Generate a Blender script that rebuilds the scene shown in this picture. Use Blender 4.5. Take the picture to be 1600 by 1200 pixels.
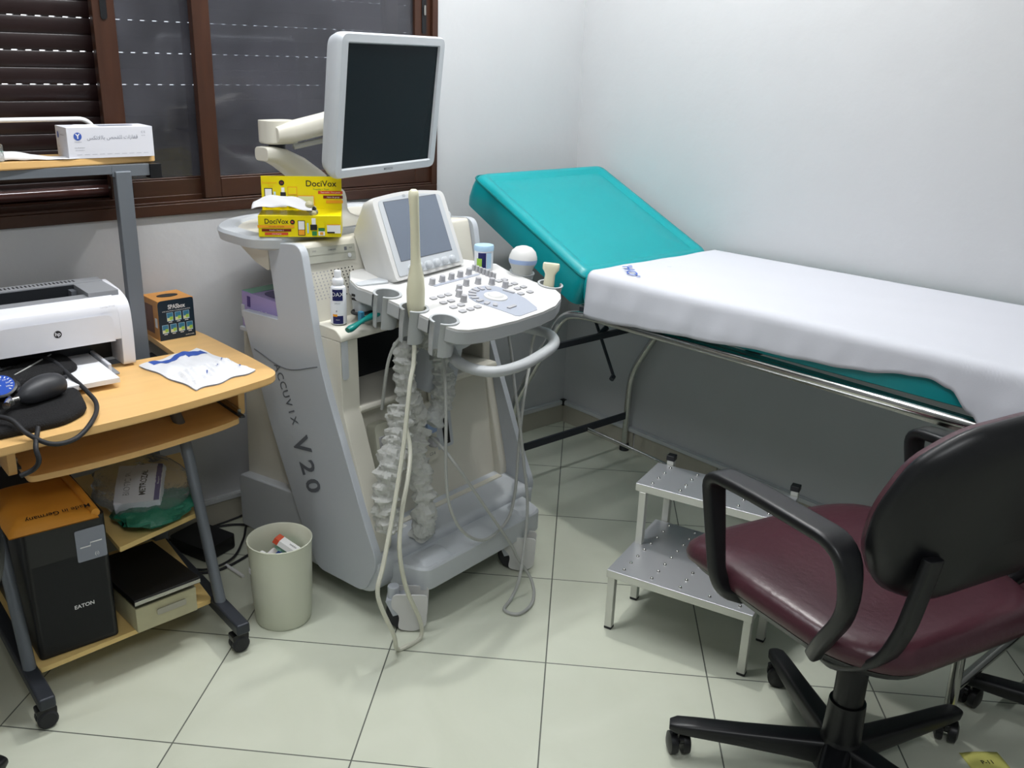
import bpy, bmesh, math, random
from math import sin, cos, pi, radians as rad
from mathutils import Vector as V, Matrix as M, noise as NZ
random.seed(7)
for o in list(bpy.data.objects): bpy.data.objects.remove(o)
S = bpy.context.scene
COL = S.collection
# ---------------------------------------------------------------- camera
cam_d = bpy.data.cameras.new('camera'); cam = bpy.data.objects.new('camera', cam_d); COL.objects.link(cam); S.camera = cam
YAW, PITCH, ROLL = 0.695678, 0.338370, 0.025668
f_ = V((sin(YAW)*cos(PITCH), cos(YAW)*cos(PITCH), -sin(PITCH))); r_ = V((cos(YAW), -sin(YAW), 0)); u_ = r_.cross(f_)
r2 = r_*cos(ROLL)+u_*sin(ROLL); u2 = -r_*sin(ROLL)+u_*cos(ROLL)
cam.matrix_world = M.Translation((-2.572365, -2.571597, 1.427448)) @ M((r2, u2, -f_)).transposed().to_4x4()
cam_d.sensor_width = 36; cam_d.lens = 36*1433.98/1600; cam_d.shift_x = 40.29/1600; cam_d.clip_start = .02
# ---------------------------------------------------------------- world, lights, exposure
W = bpy.data.worlds.new('world'); S.world = W; W.use_nodes = True
W.node_tree.nodes['Background'].inputs[0].default_value = (.93, .96, 1, 1); W.node_tree.nodes['Background'].inputs[1].default_value = 2.0
S.view_settings.view_transform = 'Standard'; S.view_settings.look = 'None'; S.view_settings.exposure = 0.40; S.view_settings.gamma = 1
S.view_settings.use_curve_mapping = False
def light(name, kind, loc, energy, size, col=(1,1,1), aim=None, sy=None):
    d = bpy.data.lights.new(name, kind); d.energy = energy; d.color = col
    if kind == 'AREA':
        d.shape = 'RECTANGLE' if sy else 'DISK'; d.size = size
        if sy: d.size_y = sy
    else: d.shadow_soft_size = size
    o = bpy.data.objects.new(name, d); COL.objects.link(o); o.location = loc
    if aim: o.rotation_euler = (V(aim)-V(loc)).to_track_quat('-Z', 'Y').to_euler()
    return o
light('ceiling_bulb', 'POINT', (-.66, -.76, 2.60), 34, .032, (1, .99, .97))
light('tube_light', 'AREA', (-1.75, -.75, 2.5), 19, 1.3, (.95, .97, 1), aim=(-1.75, -.75, 0), sy=.06)
light('fill_light', 'AREA', (-2.6, -2.8, 2.6), 15, .9, (.96, .98, 1), aim=(-1.6, -1.6, 0))  # added soft fill, stands in for bounce from the room behind the camera
# ---------------------------------------------------------------- materials
MATS = {}
def mat(name, col, rough=.5, metal=0, noise=0, scale=20, bump=0, bscale=60, trans=0, ior=1.45, alpha=1, coat=0, emit=None, stretch=None, sheen=0):
    m = bpy.data.materials.new(name); m.use_nodes = True; nt = m.node_tree; b = nt.nodes['Principled BSDF']
    b.inputs['Base Color'].default_value = (*col, 1); b.inputs['Roughness'].default_value = rough; b.inputs['Metallic'].default_value = metal
    b.inputs['Transmission Weight'].default_value = trans; b.inputs['IOR'].default_value = ior; b.inputs['Alpha'].default_value = alpha
    b.inputs['Coat Weight'].default_value = coat; b.inputs['Sheen Weight'].default_value = sheen
    if emit: b.inputs['Emission Color'].default_value = (*emit[:3], 1); b.inputs['Emission Strength'].default_value = emit[3]
    if noise or bump:
        tc = nt.nodes.new('ShaderNodeTexCoord'); mp = nt.nodes.new('ShaderNodeMapping'); nt.links.new(tc.outputs['Object'], mp.inputs[0])
        if stretch: mp.inputs['Scale'].default_value = stretch
    if noise:
        n = nt.nodes.new('ShaderNodeTexNoise'); n.inputs['Scale'].default_value = scale; n.inputs['Detail'].default_value = 5
        nt.links.new(mp.outputs[0], n.inputs['Vector'])
        mx = nt.nodes.new('ShaderNodeMix'); mx.data_type = 'RGBA'
        mx.inputs['A'].default_value = (*[c*(1-noise) for c in col], 1); mx.inputs['B'].default_value = (*[min(1, c*(1+noise)) for c in col], 1)
        nt.links.new(n.outputs['Fac'], mx.inputs['Factor']); nt.links.new(mx.outputs['Result'], b.inputs['Base Color'])
    if bump:
        n2 = nt.nodes.new('ShaderNodeTexNoise'); n2.inputs['Scale'].default_value = bscale; n2.inputs['Detail'].default_value = 4
        nt.links.new(mp.outputs[0], n2.inputs['Vector'])
        bp = nt.nodes.new('ShaderNodeBump'); bp.inputs['Strength'].default_value = bump; bp.inputs['Distance'].default_value = .01
        nt.links.new(n2.outputs['Fac'], bp.inputs['Height']); nt.links.new(bp.outputs[0], b.inputs['Normal'])
    MATS[name] = m; return m
mat('wall_paint', (.55, .56, .575), .45, noise=.035, scale=5, bump=.12, bscale=25)
mat('ceiling_paint', (.8, .8, .8), .8)
mat('skirting_tile', (.42, .40, .33), .3, noise=.12, scale=12)
mat('trunking', (.55, .57, .58), .45)
mat('shutter', (.013, .0055, .0055), .3, noise=.3, scale=18, stretch=(1, 1, 12))
mat('window_wood', (.044, .017, .009), .36, noise=.45, scale=40, stretch=(1, 1, .12), bump=.05, bscale=90)
mat('window_wood_h', (.044, .017, .009), .36, noise=.45, scale=40, stretch=(.12, 1, 1), bump=.05, bscale=90)
mat('dark_slot', (.004, .004, .005), .5)
mat('beech', (.80, .50, .20), .4, noise=.10, scale=14, stretch=(.25, 3, 3))
mat('beech_edge', (.78, .56, .22), .45, noise=.08, scale=20)
mat('grey_metal', (.17, .19, .215), .4, .3)
mat('dark_metal', (.035, .04, .05), .45, .3)
mat('black_plastic', (.006, .0065, .008), .38)
mat('black_rubber', (.018, .019, .022), .6)
mat('black_bulb', (.035, .037, .042), .45, bump=.03)
mat('black_fabric', (.005, .005, .006), .85, bump=.4, bscale=300)
mat('chrome', (.62, .62, .60), .16, 1)
mat('chrome_worn', (.42, .41, .38), .26, 1)
mat('steel', (.66, .67, .70), .34, .75, noise=.05, scale=8, bump=.03, bscale=30)
mat('steel_white', (.62, .63, .58), .35, .35)
mat('cart_cream', (.66, .64, .56), .42)
mat('cart_white', (.64, .64, .63), .4)
mat('cart_grey', (.47, .50, .54), .42)
mat('shutter_gloss', (.05, .02, .018), .16, coat=.6)
mat('cart_lightgrey', (.52, .55, .58), .42)
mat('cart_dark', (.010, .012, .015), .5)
mat('cart_cup', (.42, .44, .45), .4)
mat('drive_grey', (.38, .385, .33), .45)
mat('cart_text', (.12, .13, .15), .5)
mat('key_grey', (.40, .40, .42), .5)
mat('pad_grey', (.36, .39, .46), .4)
mat('screen_dark', (.004, .010, .013), .2, ior=1.22)
mat('screen_grey', (.155, .185, .235), .18)
mat('probe_cream', (.72, .70, .52), .35)
mat('cable_grey', (.42, .43, .41), .4)
mat('cable_cream', (.62, .62, .52), .4)
mat('teal_vinyl', (.0, .30, .33), .34, bump=.05, bscale=14, noise=.05, scale=6)
mat('teal_piping', (.0, .16, .165), .3)
mat('teal_plastic', (.0, .18, .16), .3)
mat('sheet_cloth', (.60, .615, .67), .8, bump=.06, bscale=500)
mat('print_blue', (.04, .10, .42), .6)
mat('seat_vinyl', (.062, .020, .028), .3, bump=.08, bscale=60, noise=.1, scale=9)
mat('yellow_print', (.80, .66, .0), .35, noise=.15, scale=9)
mat('orange_print', (.83, .35, .02), .4)
mat('red_print', (.62, .08, .03), .4)
mat('maroon_print', (.16, .015, .01), .4)
mat('green_print', (.03, .22, .06), .4)
mat('lime_print', (.35, .6, .08), .4)
mat('black_print', (.01, .01, .012), .5)
mat('white_print', (.82, .82, .82), .5)
mat('grey_print', (.25, .27, .32), .5)
mat('navy_print', (.008, .012, .10), .35)
mat('teal_print', (.04, .20, .34), .4)
mat('cream_print', (.7, .72, .4), .4)
mat('navy_box', (.008, .022, .04), .35, noise=.4, scale=9)
mat('orange_box', (.62, .27, .05), .4, noise=.12, scale=12)
mat('brown_print', (.16, .05, .02), .4, noise=.3, scale=30)
mat('tissue', (.66, .66, .67), .9)
mat('card_white', (.70, .71, .77), .55)
mat('paper', (.80, .81, .84), .7)
mat('bottle_white', (.80, .82, .86), .3)
mat('purple_card', (.34, .28, .55), .5, noise=.3, scale=14, stretch=(4, .3, .3))
mat('purple_dark', (.07, .045, .20), .45)
mat('green_card', (.18, .42, .30), .5)
mat('printer_white', (.74, .75, .80), .3)
mat('printer_grey', (.27, .28, .30), .38)
mat('printer_dark', (.012, .014, .018), .5)
mat('gauge_blue', (.02, .08, .45), .3)
mat('envelope', (.62, .27, .03), .6, noise=.06, scale=20)
mat('bin_plastic', (.66, .68, .56), .4)
mat('sleeve_plastic', (.80, .81, .78), .28, trans=.5, ior=1.10, bump=.7, bscale=50)
mat('clear_plastic', (.9, .93, .93), .12, trans=.92, ior=1.12, bump=.6, bscale=35)
mat('green_bag', (.02, .16, .10), .35, bump=.6, bscale=40)
mat('mint_pack', (.35, .68, .55), .5)
mat('wipe_blue', (.42, .62, .80), .35)
mat('probe_blue', (.30, .40, .62), .4)
mat('yellow_paper', (.80, .78, .22), .6)
mat('wood_box', (.50, .47, .30), .6, noise=.1, scale=30)
def glass_mat():
    m = bpy.data.materials.new('dusty_glass'); m.use_nodes = True; nt = m.node_tree; nt.nodes.remove(nt.nodes['Principled BSDF'])
    out = nt.nodes['Material Output']; tr = nt.nodes.new('ShaderNodeBsdfTransparent'); gl = nt.nodes.new('ShaderNodeBsdfGlossy'); df = nt.nodes.new('ShaderNodeBsdfDiffuse')
    tr.inputs[0].default_value = (.80, .82, .84, 1); gl.inputs['Roughness'].default_value = .06; df.inputs[0].default_value = (.20, .20, .235, 1)
    fr = nt.nodes.new('ShaderNodeFresnel'); fr.inputs[0].default_value = 1.5
    a = nt.nodes.new('ShaderNodeMixShader'); b = nt.nodes.new('ShaderNodeMixShader')
    tc = nt.nodes.new('ShaderNodeTexCoord'); n = nt.nodes.new('ShaderNodeTexNoise'); n.inputs['Scale'].default_value = 3.5; n.inputs['Detail'].default_value = 6
    nt.links.new(tc.outputs['Object'], n.inputs['Vector'])
    r = nt.nodes.new('ShaderNodeMapRange'); r.inputs['From Min'].default_value = .3; r.inputs['From Max'].default_value = .75; r.inputs['To Min'].default_value = .10; r.inputs['To Max'].default_value = .34
    nt.links.new(n.outputs['Fac'], r.inputs['Value']); nt.links.new(r.outputs[0], a.inputs[0])
    nt.links.new(tr.outputs[0], a.inputs[1]); nt.links.new(df.outputs[0], a.inputs[2])
    nt.links.new(fr.outputs[0], b.inputs[0]); nt.links.new(a.outputs[0], b.inputs[1]); nt.links.new(gl.outputs[0], b.inputs[2])
    nt.links.new(b.outputs[0], out.inputs[0]); MATS['dusty_glass'] = m
glass_mat()
def tile_mat():
    m = bpy.data.materials.new('floor_tile'); m.use_nodes = True; nt = m.node_tree; b = nt.nodes['Principled BSDF']; L = nt.links
    tc = nt.nodes.new('ShaderNodeTexCoord'); sx = nt.nodes.new('ShaderNodeSeparateXYZ'); L.new(tc.outputs['Object'], sx.inputs[0])
    def mth(op, a, c=None, d=None):
        n = nt.nodes.new('ShaderNodeMath'); n.operation = op
        for i, v in enumerate((a, c, d)):
            if v is None: continue
            if isinstance(v, (int, float)): n.inputs[i].default_value = v
            else: L.new(v, n.inputs[i])
        return n.outputs[0]
    A = -.794996; ca, sa = cos(A), sin(A)
    def line(kx, ky, off):
        u = mth('ADD', mth('MULTIPLY', sx.outputs[0], kx), mth('MULTIPLY', sx.outputs[1], ky))
        p = mth('PINGPONG', mth('SUBTRACT', u, off), .2)
        # p = 0 on a joint, .2 mid tile
        return mth('LESS_THAN', p, .0017), mth('FLOOR', mth('DIVIDE', mth('SUBTRACT', u, off), .4))
    l1, c1 = line(ca, sa, .008121); l2, c2 = line(-sa, ca, -.079371)
    g = mth('MAXIMUM', l1, l2)
    cv = nt.nodes.new('ShaderNodeCombineXYZ'); L.new(c1, cv.inputs[0]); L.new(c2, cv.inputs[1])
    wn = nt.nodes.new('ShaderNodeTexWhiteNoise'); L.new(cv.outputs[0], wn.inputs['Vector'])
    n = nt.nodes.new('ShaderNodeTexNoise'); n.inputs['Scale'].default_value = 4; n.inputs['Detail'].default_value = 6; n.inputs['Distortion'].default_value = .8
    va = nt.nodes.new('ShaderNodeVectorMath'); va.operation = 'MULTIPLY_ADD'; L.new(wn.outputs['Color'], va.inputs[0]); va.inputs[1].default_value = (7, 7, 7); L.new(tc.outputs['Object'], va.inputs[2])
    L.new(va.outputs[0], n.inputs['Vector'])
    cr = nt.nodes.new('ShaderNodeMix'); cr.data_type = 'RGBA'; cr.inputs['A'].default_value = (.54, .57, .46, 1); cr.inputs['B'].default_value = (.68, .71, .60, 1); L.new(n.outputs['Fac'], cr.inputs['Factor'])
    mx = nt.nodes.new('ShaderNodeMix'); mx.data_type = 'RGBA'; mx.inputs['B'].default_value = (.10, .11, .09, 1); L.new(g, mx.inputs['Factor']); L.new(cr.outputs['Result'], mx.inputs['A'])
    L.new(mx.outputs['Result'], b.inputs['Base Color']); b.inputs['Roughness'].default_value = .22
    rr = mth('MULTIPLY_ADD', g, .4, .2); L.new(rr, b.inputs['Roughness'])
    MATS['floor_tile'] = m
tile_mat()
# ---------------------------------------------------------------- mesh helpers
def fr(o=(0,0,0), rz=0, rx=0, ry=0): return M.Translation(o) @ M.Rotation(rz, 4, 'Z') @ M.Rotation(ry, 4, 'Y') @ M.Rotation(rx, 4, 'X')
def basis(o, x, y):
    x = V(x).normalized(); y = V(y); y = (y-x*y.dot(x)).normalized(); z = x.cross(y)
    return M.Translation(o) @ M((x, y, z)).transposed().to_4x4()
def rpoly(pts, r, n=4):
    out = []; N = len(pts)
    for i in range(N):
        rr = r[i] if isinstance(r, (list, tuple)) else r
        p = V(pts[i][:2]); a = V(pts[i-1][:2])-p; b = V(pts[(i+1) % N][:2])-p
        if rr <= 0: out.append(tuple(p)); continue
        d = min(rr, a.length*.49, b.length*.49); a = p+a.normalized()*d; b = p+b.normalized()*d
        for k in range(n+1):
            t = k/n; q = a*(1-t)**2+p*2*t*(1-t)+b*t*t; out.append(tuple(q))
    return out
def rrect(w, h, r, n=4, cx=0, cy=0):
    return [(x+cx, y+cy) for x, y in rpoly([(-w/2, -h/2), (w/2, -h/2), (w/2, h/2), (-w/2, h/2)], r, n)]
def cr_(pts, n=8, closed=False):
    P = [V(p) for p in pts]; out = []; N = len(P); rng = N if closed else N-1
    for i in range(rng):
        p1, p2 = P[i], P[(i+1) % N]; p0 = P[i-1] if (i > 0 or closed) else p1*2-p2; p3 = P[(i+2) % N] if (i+2 < N or closed) else p2*2-p1
        for k in range(n):
            t = k/n; out.append(.5*((2*p1)+(p2-p0)*t+(2*p0-5*p1+4*p2-p3)*t*t+(-p0+3*p1-3*p2+p3)*t**3))
    if not closed: out.append(P[-1])
    return out
def bendpath(pts, r, n=6):
    P = [V(p) for p in pts]; out = [P[0]]
    for i in range(1, len(P)-1):
        rr = r[min(i-1, len(r)-1)] if isinstance(r, (list, tuple)) else r
        a = P[i-1]-P[i]; b = P[i+1]-P[i]; d = min(rr, a.length*.49, b.length*.49); a = P[i]+a.normalized()*d; b = P[i]+b.normalized()*d
        for k in range(n+1): t = k/n; out.append(a*(1-t)**2+P[i]*2*t*(1-t)+b*t*t)
    out.append(P[-1]); return out
TXT = {}
def text_geo(s, size, align='CENTER', bold=0):
    k = (s, align, bold)
    if k not in TXT:
        c = bpy.data.curves.new('t', 'FONT'); c.body = s; c.size = 1; c.align_x = align; c.align_y = 'CENTER'; c.offset = bold; c.resolution_u = 3
        o = bpy.data.objects.new('t', c); COL.objects.link(o); bpy.context.view_layer.update()
        me = o.evaluated_get(bpy.context.evaluated_depsgraph_get()).to_mesh()
        TXT[k] = ([tuple(v.co) for v in me.vertices], [tuple(p.vertices) for p in me.polygons])
        bpy.data.objects.remove(o); bpy.data.curves.remove(c)
    v, f = TXT[k]; return [(x*size, y*size, z) for x, y, z in v], f
class G:
    def __init__(s): s.v = []; s.f = []; s.mi = []; s.names = []
    def add(s, vs, fs, m, T=None):
        b = len(s.v)
        if m not in s.names: s.names.append(m)
        k = s.names.index(m)
        s.v += [tuple(T @ V(p)) if T is not None else tuple(p) for p in vs]
        for f in fs: s.f.append(tuple(i+b for i in f)); s.mi.append(k)
        return s
    def box(s, c, d, m, T=None):
        x, y, z = c; a, b, e = d[0]/2, d[1]/2, d[2]/2
        vs = [(x+i*a, y+j*b, z+k*e) for i in (-1, 1) for j in (-1, 1) for k in (-1, 1)]
        return s.add(vs, [(0, 1, 3, 2), (4, 6, 7, 5), (0, 4, 5, 1), (2, 3, 7, 6), (0, 2, 6, 4), (1, 5, 7, 3)], m, T)
    def bb(s, a, b, m, T=None): return s.box([(a[i]+b[i])/2 for i in range(3)], [abs(b[i]-a[i]) for i in range(3)], m, T)
    def prism(s, poly, z0, z1, m, T=None, m2=None, top=None):
        n = len(poly); tp = top or poly
        vs = [(p[0], p[1], z0) for p in poly]+[(p[0], p[1], z1) for p in tp]
        s.add(vs, [(i, (i+1) % n, (i+1) % n+n, i+n) for i in range(n)]+[tuple(range(n-1, -1, -1))], m, T)
        return s.add(vs[n:], [tuple(range(n))], m2 or m, T)
    def loft(s, rings, m, T=None, caps=True, closed=False):
        n = len(rings[0]); vs = [p for r in rings for p in r]; fs = []
        R = len(rings)
        for j in range(R if closed else R-1):
            for i in range(n): fs.append((j*n+i, j*n+(i+1) % n, ((j+1) % R)*n+(i+1) % n, ((j+1) % R)*n+i))
        if caps and not closed: fs += [tuple(range(n-1, -1, -1)), tuple((R-1)*n+i for i in range(n))]
        return s.add(vs, fs, m, T)
    def tube(s, pts, r, m, T=None, seg=10, closed=False, caps=True, flat=1):
        P = [V(p) for p in pts]; n = len(P); rings = []; up = None
        for i in range(n):
            t = ((P[(i+1) % n] if (closed or i < n-1) else P[i])-(P[i-1] if (closed or i > 0) else P[i])).normalized()
            if up is None:
                up = V((0, 0, 1)) if abs(t.z) < .9 else V((1, 0, 0))
            up = (up-t*up.dot(t)); up = up.normalized() if up.length > 1e-6 else t.orthogonal().normalized(); sd = t.cross(up)
            rr = r[i] if isinstance(r, (list, tuple)) else r
            rings.append([P[i]+(sd*cos(2*pi*k/seg)+up*sin(2*pi*k/seg)*flat)*rr for k in range(seg)])
        return s.loft(rings, m, T, caps, closed)
    def cyl(s, a, b, r, m, T=None, seg=20, r2=None):
        return s.tube([a, b], [r, r if r2 is None else r2], m, T, seg)
    def lathe(s, prof, m, T=None, seg=28, caps=True):
        return s.loft([[(r*cos(2*pi*k/seg), r*sin(2*pi*k/seg), z) for k in range(seg)] for r, z in prof], m, T, caps)
    def sweep(s, pts, prof, m, T=None, up=(0, 0, 1), caps=True):
        P = [V(p) for p in pts]; n = len(P); rings = []; up = V(up)
        for i in range(n):
            t = (P[min(i+1, n-1)]-P[max(i-1, 0)]).normalized(); u = (up-t*up.dot(t)).normalized(); sd = t.cross(u)
            rings.append([P[i]+sd*x+u*y for x, y in prof])
        return s.loft(rings, m, T, caps)
    def grid(s, fn, nu, nv, m, T=None):
        vs = [fn(i/nu, j/nv) for j in range(nv+1) for i in range(nu+1)]
        return s.add(vs, [(j*(nu+1)+i, j*(nu+1)+i+1, (j+1)*(nu+1)+i+1, (j+1)*(nu+1)+i) for j in range(nv) for i in range(nu)], m, T)
    def ell(s, c, r, m, T=None, seg=20, rn=12, a0=-pi/2, a1=pi/2):
        rings = [[(c[0]+r[0]*cos(a)*cos(2*pi*k/seg), c[1]+r[1]*cos(a)*sin(2*pi*k/seg), c[2]+r[2]*sin(a)) for k in range(seg)] for a in [a0+(a1-a0)*j/rn for j in range(rn+1)]]
        rings = [[(p[0]+1e-5*cos(k), p[1]+1e-5*sin(k), p[2]) for k, p in enumerate(r_)] for r_ in rings]
        return s.loft(rings, m, T)
    def text(s, t, size, m, T, align='CENTER', bold=0, sx=1):
        v, f = text_geo(t, size, align, bold); return s.add([(x*sx, y, z) for x, y, z in v], f, m, T)
    def quad(s, x0, y0, x1, y1, m, T, z=0): return s.add([(x0, y0, z), (x1, y0, z), (x1, y1, z), (x0, y1, z)], [(0, 1, 2, 3)], m, T)
    def disc(s, c, r, m, T, z=0, seg=20): return s.add([(c[0]+r*cos(2*pi*k/seg), c[1]+r*sin(2*pi*k/seg), z) for k in range(seg)], [tuple(range(seg))], m, T)
    def build(s, name, parent=None, bevel=0, ang=38, sub=0, solid=0, seg=2, fix=True, label=None):
        me = bpy.data.meshes.new(name); me.from_pydata(s.v, [], s.f)
        for n in s.names: me.materials.append(MATS[n])
        for p, k in zip(me.polygons, s.mi): p.material_index = k; p.use_smooth = True
        if fix:
            bm = bmesh.new(); bm.from_mesh(me); bmesh.ops.recalc_face_normals(bm, faces=bm.faces); bm.to_mesh(me); bm.free()
        me.set_sharp_from_angle(angle=rad(ang)); me.update()
        o = bpy.data.objects.new(name, me); COL.objects.link(o)
        if solid: d = o.modifiers.new('s', 'SOLIDIFY'); d.thickness = solid; d.offset = 0
        if bevel: d = o.modifiers.new('b', 'BEVEL'); d.width = bevel; d.segments = seg; d.limit_method = 'ANGLE'; d.angle_limit = rad(35); d.harden_normals = True
        if sub: d = o.modifiers.new('u', 'SUBSURF'); d.levels = sub; d.render_levels = sub
        if parent: o.parent = parent
        if label: o['label'] = label
        return o
def tag(o, label, cat, group=None, kind=None):
    o['label'] = label; o['category'] = cat
    if group: o['group'] = group
    if kind: o['kind'] = kind
    return o
def thing(name, label, cat, loc=(0,0,0), rz=0, group=None, mw=None):
    o = bpy.data.objects.new(name, None); COL.objects.link(o); o.empty_display_size = .05
    if mw is not None: o.matrix_world = mw
    else: o.location = loc; o.rotation_euler = (0, 0, rz)
    return tag(o, label, cat, group)
def struct(g, name, label=None, bevel=0, parent=None, **k):
    o = g.build(name, parent, bevel, **k); o['kind'] = 'structure'
    if label: o['label'] = label
    return o
# ================================================================ THE ROOM
XL, YF, H = -4.3, -4.3, 2.75
g = G(); g.bb((XL, YF, -.1), (0.1, 0.1, 0), 'floor_tile'); struct(g, 'floor', 'pale cream square floor tiles laid diagonally')
g = G(); g.bb((XL, YF, H), (.1, .1, H+.1), 'ceiling_paint'); struct(g, 'ceiling', 'white ceiling')
WX0, WX1, WZ0, WZ1 = -3.3, -.676, .996, 2.25
g = G()
g.bb((XL, 0, 0), (0, .2, WZ0), 'wall_paint'); g.bb((XL, 0, WZ1), (0, .2, H), 'wall_paint')
g.bb((XL, 0, WZ0), (WX0, .2, WZ1), 'wall_paint'); g.bb((WX1, 0, WZ0), (0, .2, WZ1), 'wall_paint')
struct(g, 'wall_back', 'off-white painted wall with the window')
g = G(); g.bb((0, YF, 0), (.15, .2, H), 'wall_paint'); struct(g, 'wall_right', 'off-white painted wall behind the couch')
g = G(); g.bb((XL-.1, YF, 0), (XL, .2, H), 'wall_paint'); struct(g, 'wall_left')
g = G(); g.bb((XL, YF-.1, 0), (0, YF, H), 'wall_paint'); struct(g, 'wall_front')
# tile skirting with joints, and plastic cable trunking above it
def skirt(name, along_x):
    g = G(); p = 0
    while p < 4.2:
        q = min(p+.40, 4.2)
        if along_x: g.bb((-q+.0015, -.009, 0), (-p, 0, .0765), 'skirting_tile')
        else: g.bb((-.009, -q+.0015, 0), (0, -p-.009, .0765), 'skirting_tile')
        p = q
    return struct(g, name, bevel=.001)
skirt('baseboard_back', True); skirt('baseboard_right', False)
g = G(); g.bb((-4.2, -.016, .079), (-.016, 0, .094), 'trunking'); g.bb((-4.2, -.013, .094), (-.016, 0, .097), 'trunking'); struct(g, 'trim_1', 'grey-white cable trunking above the skirting', bevel=.0015)
g = G(); g.bb((-.016, -4.2, .079), (0, -.016, .094), 'trunking'); g.bb((-.013, -4.2, .094), (0, -.016, .097), 'trunking'); struct(g, 'trim_2', 'grey-white cable trunking above the skirting', bevel=.0015)
g = G(); g.bb((-.022, -.022, .075), (0, 0, .099), 'black_plastic'); struct(g, 'trim_3', 'black corner piece of the cable trunking', bevel=.002)
# ---- window: fixed frame, roller shutter with lit slits, two sliding sashes
win = bpy.data.objects.new('window_1', None); COL.objects.link(win); win['kind'] = 'structure'; win['label'] = 'brown framed sliding window with closed roller shutter'
g = G()
g.bb((WX0, -.012, WZ0), (WX1, .06, 1.027), 'window_wood_h'); g.bb((WX0, .03, 1.027), (WX1, .075, 1.045), 'window_wood_h'); g.bb((WX0, -.008, 1.027), (WX1, -.002, 1.034), 'window_wood_h')
g.bb((WX0, -.012, WZ1-.03), (WX1, .06, WZ1), 'window_wood_h')
g.bb((WX1-.022, -.012, 1.027), (WX1, .06, WZ1-.03), 'window_wood'); g.bb((WX0, -.012, 1.027), (WX0+.04, .06, WZ1-.03), 'window_wood')
g.build('window_frame', win, .002)['kind'] = 'structure'
g = G(); g.bb((WX0, .076, WZ0-.02), (WX1+.02, .2, .998), 'window_wood_h'); g.build('window_sill', win, .002)['kind'] = 'structure'
# shutter
g = G(); ph = .0415; z = 1.3425-ph*8
prof = [(.0052, .0012), (.0064, .003), (.0068, .02), (.0064, .0385), (.0052, .0405)]
sx0, sx1 = WX0+.0, WX1+.06
row = 0
while z < WZ1:
    zz = z
    pts = [(.10-d, zz+h) for d, h in prof]+[(.108, zz+.0405), (.108, zz+.0012)]
    n = len(pts); g.add([(x, p[0], p[1]) for x in (sx0, sx1) for p in pts], [(i, (i+1) % n, (i+1) % n+n, i+n) for i in range(n)], 'shutter')
    # the hook strip between slats: pierced on every second one
    if row % 2 == 0 and row >= 8:
        x = sx0+(-1.935-sx0) % .0333
        while x < sx1:
            g.bb((x+.015, .0965, zz-.0013), (x+.0333, .1065, zz+.0014), 'shutter'); x += .0333
    else: g.bb((sx0, .0965, zz-.0013), (sx1, .1065, zz+.0014), 'shutter')
    z += ph; row += 1
g.build('roller_shutter', win)['kind'] = 'structure'
g = G(); g.tube([(sx0, .088, 1.062), (sx1, .088, 1.062)], .018, 'shutter_gloss', seg=28); g.bb((sx0, .086, 1.0), (sx1, .104, 1.06), 'shutter'); g.build('shutter_end_bar', win, ang=50)['kind'] = 'structure'
def sash(x0, x1, y, name, groove_right, st0=.058, st1=.052):
    g = G(); zb, zt = 1.034, WZ1-.034
    g.bb((x0, y, zb), (x0+st0, y+.028, zt), 'window_wood'); g.bb((x1-st1, y, zb), (x1, y+.028, zt), 'window_wood')
    g.bb((x0+st0, y, zb), (x1-st1, y+.028, zb+.055), 'window_wood_h'); g.bb((x0+st0, y, zt-.055), (x1-st1, y+.028, zt), 'window_wood_h')
    g.bb((x0+st0, y+.006, zb+.055), (x1-st1, y+.022, zb+.060), 'window_wood_h')
    o = g.build(name, win, .003); o['kind'] = 'structure'
    g = G(); g.bb((x0+st0-.004, y+.011, zb+.05), (x1-st1+.004, y+.016, zt-.05), 'dusty_glass'); p = g.build('pane', o); p['kind'] = 'structure'
    hx = x1-.030 if groove_right else x0+.028
    g = G(); g.prism(rrect(.017, .16, .0085, 5), 0, .003, 'black_plastic', basis((hx, y-.0005, 1.585), (1, 0, 0), (0, 0, 1)))
    g.prism(rrect(.007, .03, .0035, 4), .003, .008, 'chrome_worn', basis((hx, y-.0005, 1.575), (1, 0, 0), (0, 0, 1))); h = g.build('sash_handle', o, .001); h['kind'] = 'structure'
sash(-1.746, -.80, .034, 'window_sash', False, st1=.05)
sash(-1.494, -.694, .002, 'window_sash', True, st0=.05, st1=.064)

# ================================================================ EXAMINATION COUCH
bed = thing('examination_couch', 'teal vinyl examination couch on a chrome tube frame with raised backrest', 'examination couch', (-.325, -1.2, 0))
bed_w = V((-.325, -1.2, 0))
BT = M.Translation(-bed_w)
XN, XF = -.622, -.022
def rail(x):
    return bendpath([(x, -.372, .022), (x, -.376, .315), (x, -.60, .690), (x, -.69, .709), (x, -1.2, .718), (x, -1.93, .728)], [.07, .09, .05], 8)
g = G(); g.tube(rail(XN), .0135, 'chrome', BT, 14); g.build('side_rail', bed)
g = G(); g.tube(rail(XF), .0135, 'chrome', BT, 14); g.build('side_rail', bed)
g = G()
g.bb((XN+.012, -1.93, .728), (XN+.030, -.66, .733), 'chrome_worn', BT); g.bb((XN+.010, -1.93, .700), (XN+.013, -.66, .733), 'chrome', BT)
g.bb((XF-.030, -1.93, .728), (XF-.012, -.66, .733), 'chrome_worn', BT)
for y in (-.68, -1.25, -1.9): g.bb((XN, y-.012, .716), (XF, y+.012, .730), 'dark_metal', BT)
g.build('top_frame', bed)
for x in (XN, XF):
    g = G(); g.lathe([(.019, 0), (.019, .012), (.0165, .026), (.015, .03)], 'black_rubber', BT @ fr((x, -.372, 0)), 16); g.build('rubber_foot', bed)
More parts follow.
